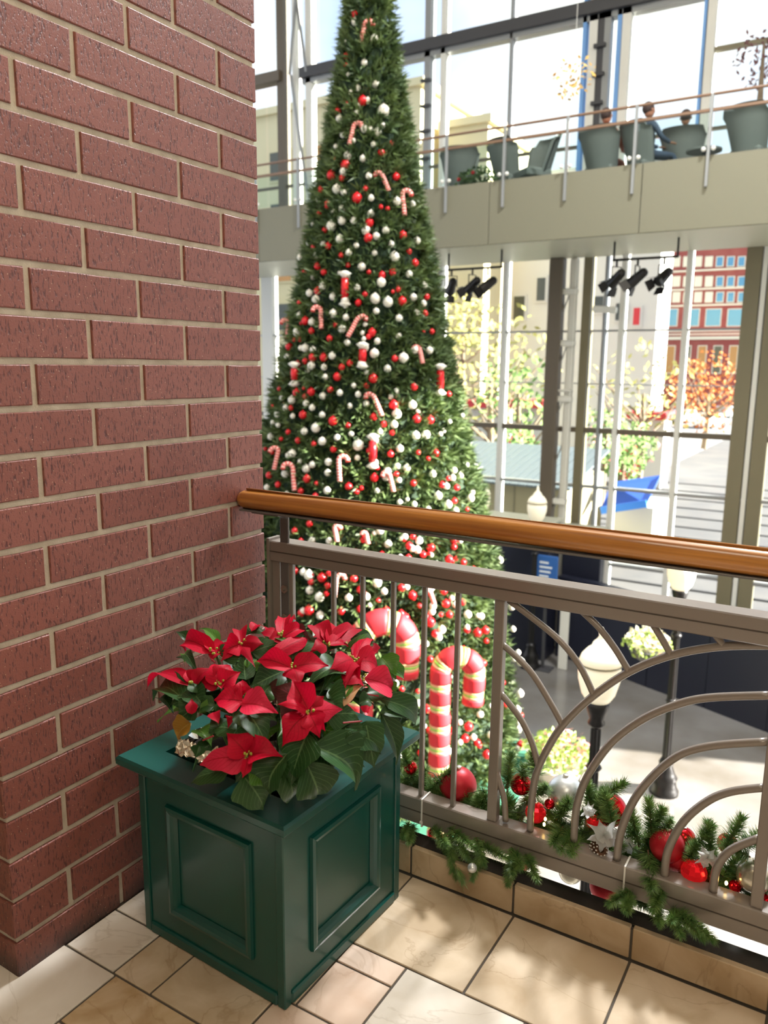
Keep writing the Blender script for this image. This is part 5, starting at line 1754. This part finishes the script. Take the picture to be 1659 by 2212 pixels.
# white building with few windows
Y2 = 46
x0, _ = pw(1090, 600, Y2)
x1, _ = pw(1425, 600, Y2)
ww = []
for (a, b_, c_, d_, m) in ((1330, 655, 1352, 692, 'window_dark'), (1368, 665, 1384, 702, 'red_frame'), (1280, 640, 1305, 675, 'window_dark'), (1160, 600, 1180, 650, 'window_dark'), (1110, 640, 1135, 690, 'window_dark')):
    p, q = pw(a, d_, Y2), pw(c_, b_, Y2)
    ww.append((p[0], q[0], p[1], q[1], m))
facade_building('white_building', 'plain white building with a small red window right of the brown column', x0, x1, Y2, Y2 + 3, 12, 'white_wall', ww, 'white_wall')
# red brick building with bands of windows
Y3 = 128
x0, zt = pw(1418, 480, Y3)
x1, _ = pw(1640, 600, Y3)
ww = []
for r_, (ya, yb, m) in enumerate(((555, 575, 'window_blue'), (598, 618, 'window_blue'), (632, 652, 'window_blue'), (668, 704, 'window_dark'))):
    for k in range(8):
        xa_ = 1430 + k * 23.5
        if r_ == 3:
            if k % 2:
                continue
            wdt = 34
        else:
            wdt = 15
        p, q = pw(xa_, yb, Y3), pw(xa_ + wdt, ya, Y3)
        ww.append((p[0], q[0], p[1], q[1], ('window_blue' if k > 4 else 'stone_trim') if r_ < 3 else 'window_blue'))
rb_ = facade_building('brick_building', 'ornate red brick building with rows of windows beyond the right columns', x0, x1 + 6, Y3, Y3 + 20, zt + 6, 'red_wall', ww, 'stone_trim')
for yy in (585, 625, 660, 715, 722):
    z = pw(1500, yy, Y3)[1]
    MB().box(x0 - rb_.location.x, x1 + 6 - rb_.location.x, -.25, .05, z - LOW - .12, z - LOW + .12).build('string_course', M['stone_trim'], rb_)
# storefront row
Y4 = 116
x0, zb = pw(1320, 735, Y4)
x1, _ = pw(1620, 735, Y4)
ww = []
for k in range(8):
    p, q = pw(1335 + k * 34, 805, Y4), pw(1356 + k * 34, 748, Y4)
    ww.append((p[0], q[0], p[1], q[1], 'window_amber' if k % 2 else 'window_dark'))
sb = facade_building('shop_building', 'low brown brick shop row with amber windows below the red brick building', x0, x1, Y4, Y4 + 6, zb, 'red_wall', ww, 'stone_trim')
# autumn trees outside
def street_tree(px, py, Y, r, m, label, n=420, bare=False):
    c = hit(px, py, 1, Y)
    t = thing('street_tree', label, 'tree', (c.x, Y, LOW))
    z = c.z - LOW
    b = MB().tube([(0, 0, 0), (.1, 0, z * .5), (0, 0, z)], [.22, .16, .06], 8)
    rr2 = random.Random(int(px))
    for k in range(12):
        a = rr2.uniform(0, 6.28)
        zz = z * rr2.uniform(.4, .8)
        b.tube([(0, 0, zz), (math.cos(a) * r * .5, math.sin(a) * r * .5, zz + r * .4), (math.cos(a) * r * .9, math.sin(a) * r * .9, zz + r * .9)], [.07, .045, .015], 5)
    b.build('trunk', M['bark'], t)
    stuff(leaf_cloud(MB(), (0, 0, z), r, n, .18, int(px)).build('foliage', M[m], t))
    return t
street_tree(1060, 800, 32, 3.0, 'yellow_leaf', 'pale yellow leaved street tree behind the glass right of the giant tree', 380)
street_tree(1000, 700, 38.2, 1.7, 'yellow_leaf', 'thin yellow street tree close to the giant tree edge', 260)
street_tree(1390, 850, 38, 2.6, 'yellow_leaf', 'yellow green street tree before the white building', 220)
street_tree(1530, 850, 62, 3.2, 'autumn_orange', 'bright orange autumn tree by the street with cars', 520)
street_tree(1120, 850, 27, 1.5, 'hedge', 'dark green street tree left of the brown column', 160)
# low annex with ribbed canopy and beige wall
an = thing('annex', 'low beige annex with a ribbed pale canopy roof outside the glass', 'building', (-9, 21, LOW))
xL, zR = pw(1015, 1035, 21)
xR = pw(1215, 1050, 21)[0]
zt = pw(1100, 985, 23)[1]
MB().box(-14 + 9, xR + 9, 0, 4, 0, zR - LOW).build('wall', M['beige_wall'], an)
for k in range(5):
    x = -14 + k * (xR + 14) / 5
    MB().box(x + 9 - .02, x + 9 + .02, -.02, 0, 0, zR - LOW).build('wall_joint', M['olive_steel'], an)
for k in range(30):
    xk = -14.2 + k * (xR + 14.6) / 30
    w2 = (xR + 14.6) / 30
    MB().add([(xk + 9, -.5, zR - LOW), (xk + w2 * .9 + 9, -.5, zR - LOW), (xk + w2 * .9 + 9, 3.2, zR - LOW + .75), (xk + 9, 3.2, zR - LOW + .75),
              (xk + 9, -.5, zR - LOW + .06), (xk + w2 * .9 + 9, -.5, zR - LOW + .06), (xk + w2 * .9 + 9, 3.2, zR - LOW + .81), (xk + 9, 3.2, zR - LOW + .81)],
             [(3, 2, 1, 0), (4, 5, 6, 7), (0, 1, 5, 4), (2, 3, 7, 6), (1, 2, 6, 5), (3, 0, 4, 7)]).build('roof_rib', M['canopy'], an)
# blue awning kiosk
kx0, kz0 = pw(1320, 1045, 24)
kx1, kz1 = pw(1412, 1098, 24)
kb = thing('kiosk', 'small pale kiosk with a dark and bright blue awning on the plaza', 'kiosk', (kx0, 24, LOW))
MB().add([(0, 0, kz0 - LOW), (kx1 - kx0, .6, kz0 - LOW + .25), (kx1 - kx0, -.9, kz1 - LOW + .25), (0, -.9, kz1 - LOW - .05),
          (0, 0, kz0 - LOW + .05), (kx1 - kx0, .6, kz0 - LOW + .30), (kx1 - kx0, -.9, kz1 - LOW + .30), (0, -.9, kz1 - LOW)],
         [(0, 1, 2, 3), (7, 6, 5, 4), (0, 4, 5, 1), (1, 5, 6, 2), (2, 6, 7, 3), (3, 7, 4, 0)]).build('awning', M['awning_blue'], kb)
MB().bar((0, -.95, kz1 - LOW - .06), (kx1 - kx0, -.95, kz1 - LOW + .28), .04, .22).build('awning_valance', M['awning_edge'], kb)
MB().box(0, kx1 - kx0, 0, 2.2, 0, kz1 - LOW).build('body', M['white_wall'], kb)
# planted beds, market stalls and shrubs at plaza level
for i, (px, py, Y, m, lab) in enumerate(((1140, 880, 36.5, 'red_frame', 'red framed shop display beyond the annex, left of the column'), (1050, 880, 36.5, 'red_frame', 'red framed shop display nearest the giant tree beyond the annex'), (1400, 905, 40, 'red_frame', 'red market stall before the shop row'))):
    c = hit(px, py, 1, Y)
    t = thing('market_stall', lab, 'stall', (c.x, Y, LOW))
    MB().box(-.8, .8, 0, 1.5, 0, c.z - LOW).build('body', M['white_wall'], t)
    MB().box(-.95, .95, -.5, 1.7, c.z - LOW, c.z - LOW + .35).build('roof', M[m], t)
for i, (px, py, Y, r, lab) in enumerate(((1115, 970, 26, .8, 'round green shrub on the plaza left of the brown column'), (1370, 960, 30, .9, 'green shrub with pale blooms on the plaza'), (1345, 1000, 27, .7, 'low green shrub nearest the blue awning'), (1310, 930, 34, 1.1, 'darker shrub behind the plaza shrubs'))):
    c = hit(px, py, 1, Y)
    t = thing('shrub', lab, 'shrub', (c.x, Y, LOW))
    zc = max(c.z - LOW, r * .7)
    stuff(leaf_cloud(MB(), (0, 0, zc), r, 260, .12, 70 + i).build('foliage', M['hedge'], t))
    MB().tube([(0, 0, 0), (0, 0, zc)], .12, 7).build('stem', M['bark'], t)
    stuff(leaf_cloud(MB(), (0, 0, zc), r * 1.02, 40, .10, 90 + i).build('blooms', M['flower_pink' if i % 2 else 'red_frame'], t))
# cars on the street
def car(x, y, rz, m, label):
    t = thing('car', label, 'car', (x, y, LOW), rz)
    prof = [(-2.2, .35), (2.2, .35), (2.25, .75), (1.9, .88), (1.1, .95), (.5, 1.42), (-1.1, 1.45), (-1.8, 1.0), (-2.2, .95)]
    n = len(prof)
    vs = [(x_, -.85, z_) for x_, z_ in prof] + [(x_, .85, z_) for x_, z_ in prof]
    fs = [tuple(range(n)), tuple(reversed(range(n, 2 * n)))] + [(i, i + n, (i + 1) % n + n, (i + 1) % n) for i in range(n)]
    MB().add(vs, fs).build('body', M[m], t)
    MB().box(-1.05, .45, -.87, .87, .98, 1.34).build('side_glass', M['window_dark'], t)
    for wx in (-1.35, 1.35):
        for wy in (-.8, .8):
            MB().tube([(wx, wy - .1, .33), (wx, wy + .1, .33)], .33, 14).build('wheel', M['tyre'], t)
    return t
c = hit(1535, 905, 1, 84)
car(c.x, 84, 1.3, 'car_white', 'white car parked nearest on the street beyond the plaza')
c = hit(1480, 905, 1, 90)
car(c.x, 90, 1.3, 'car_silver', 'silver car left of the white one on the street')
c = hit(1572, 885, 1, 102)
car(c.x, 102, 1.3, 'car_silver', 'silver car farther up the street on the right')
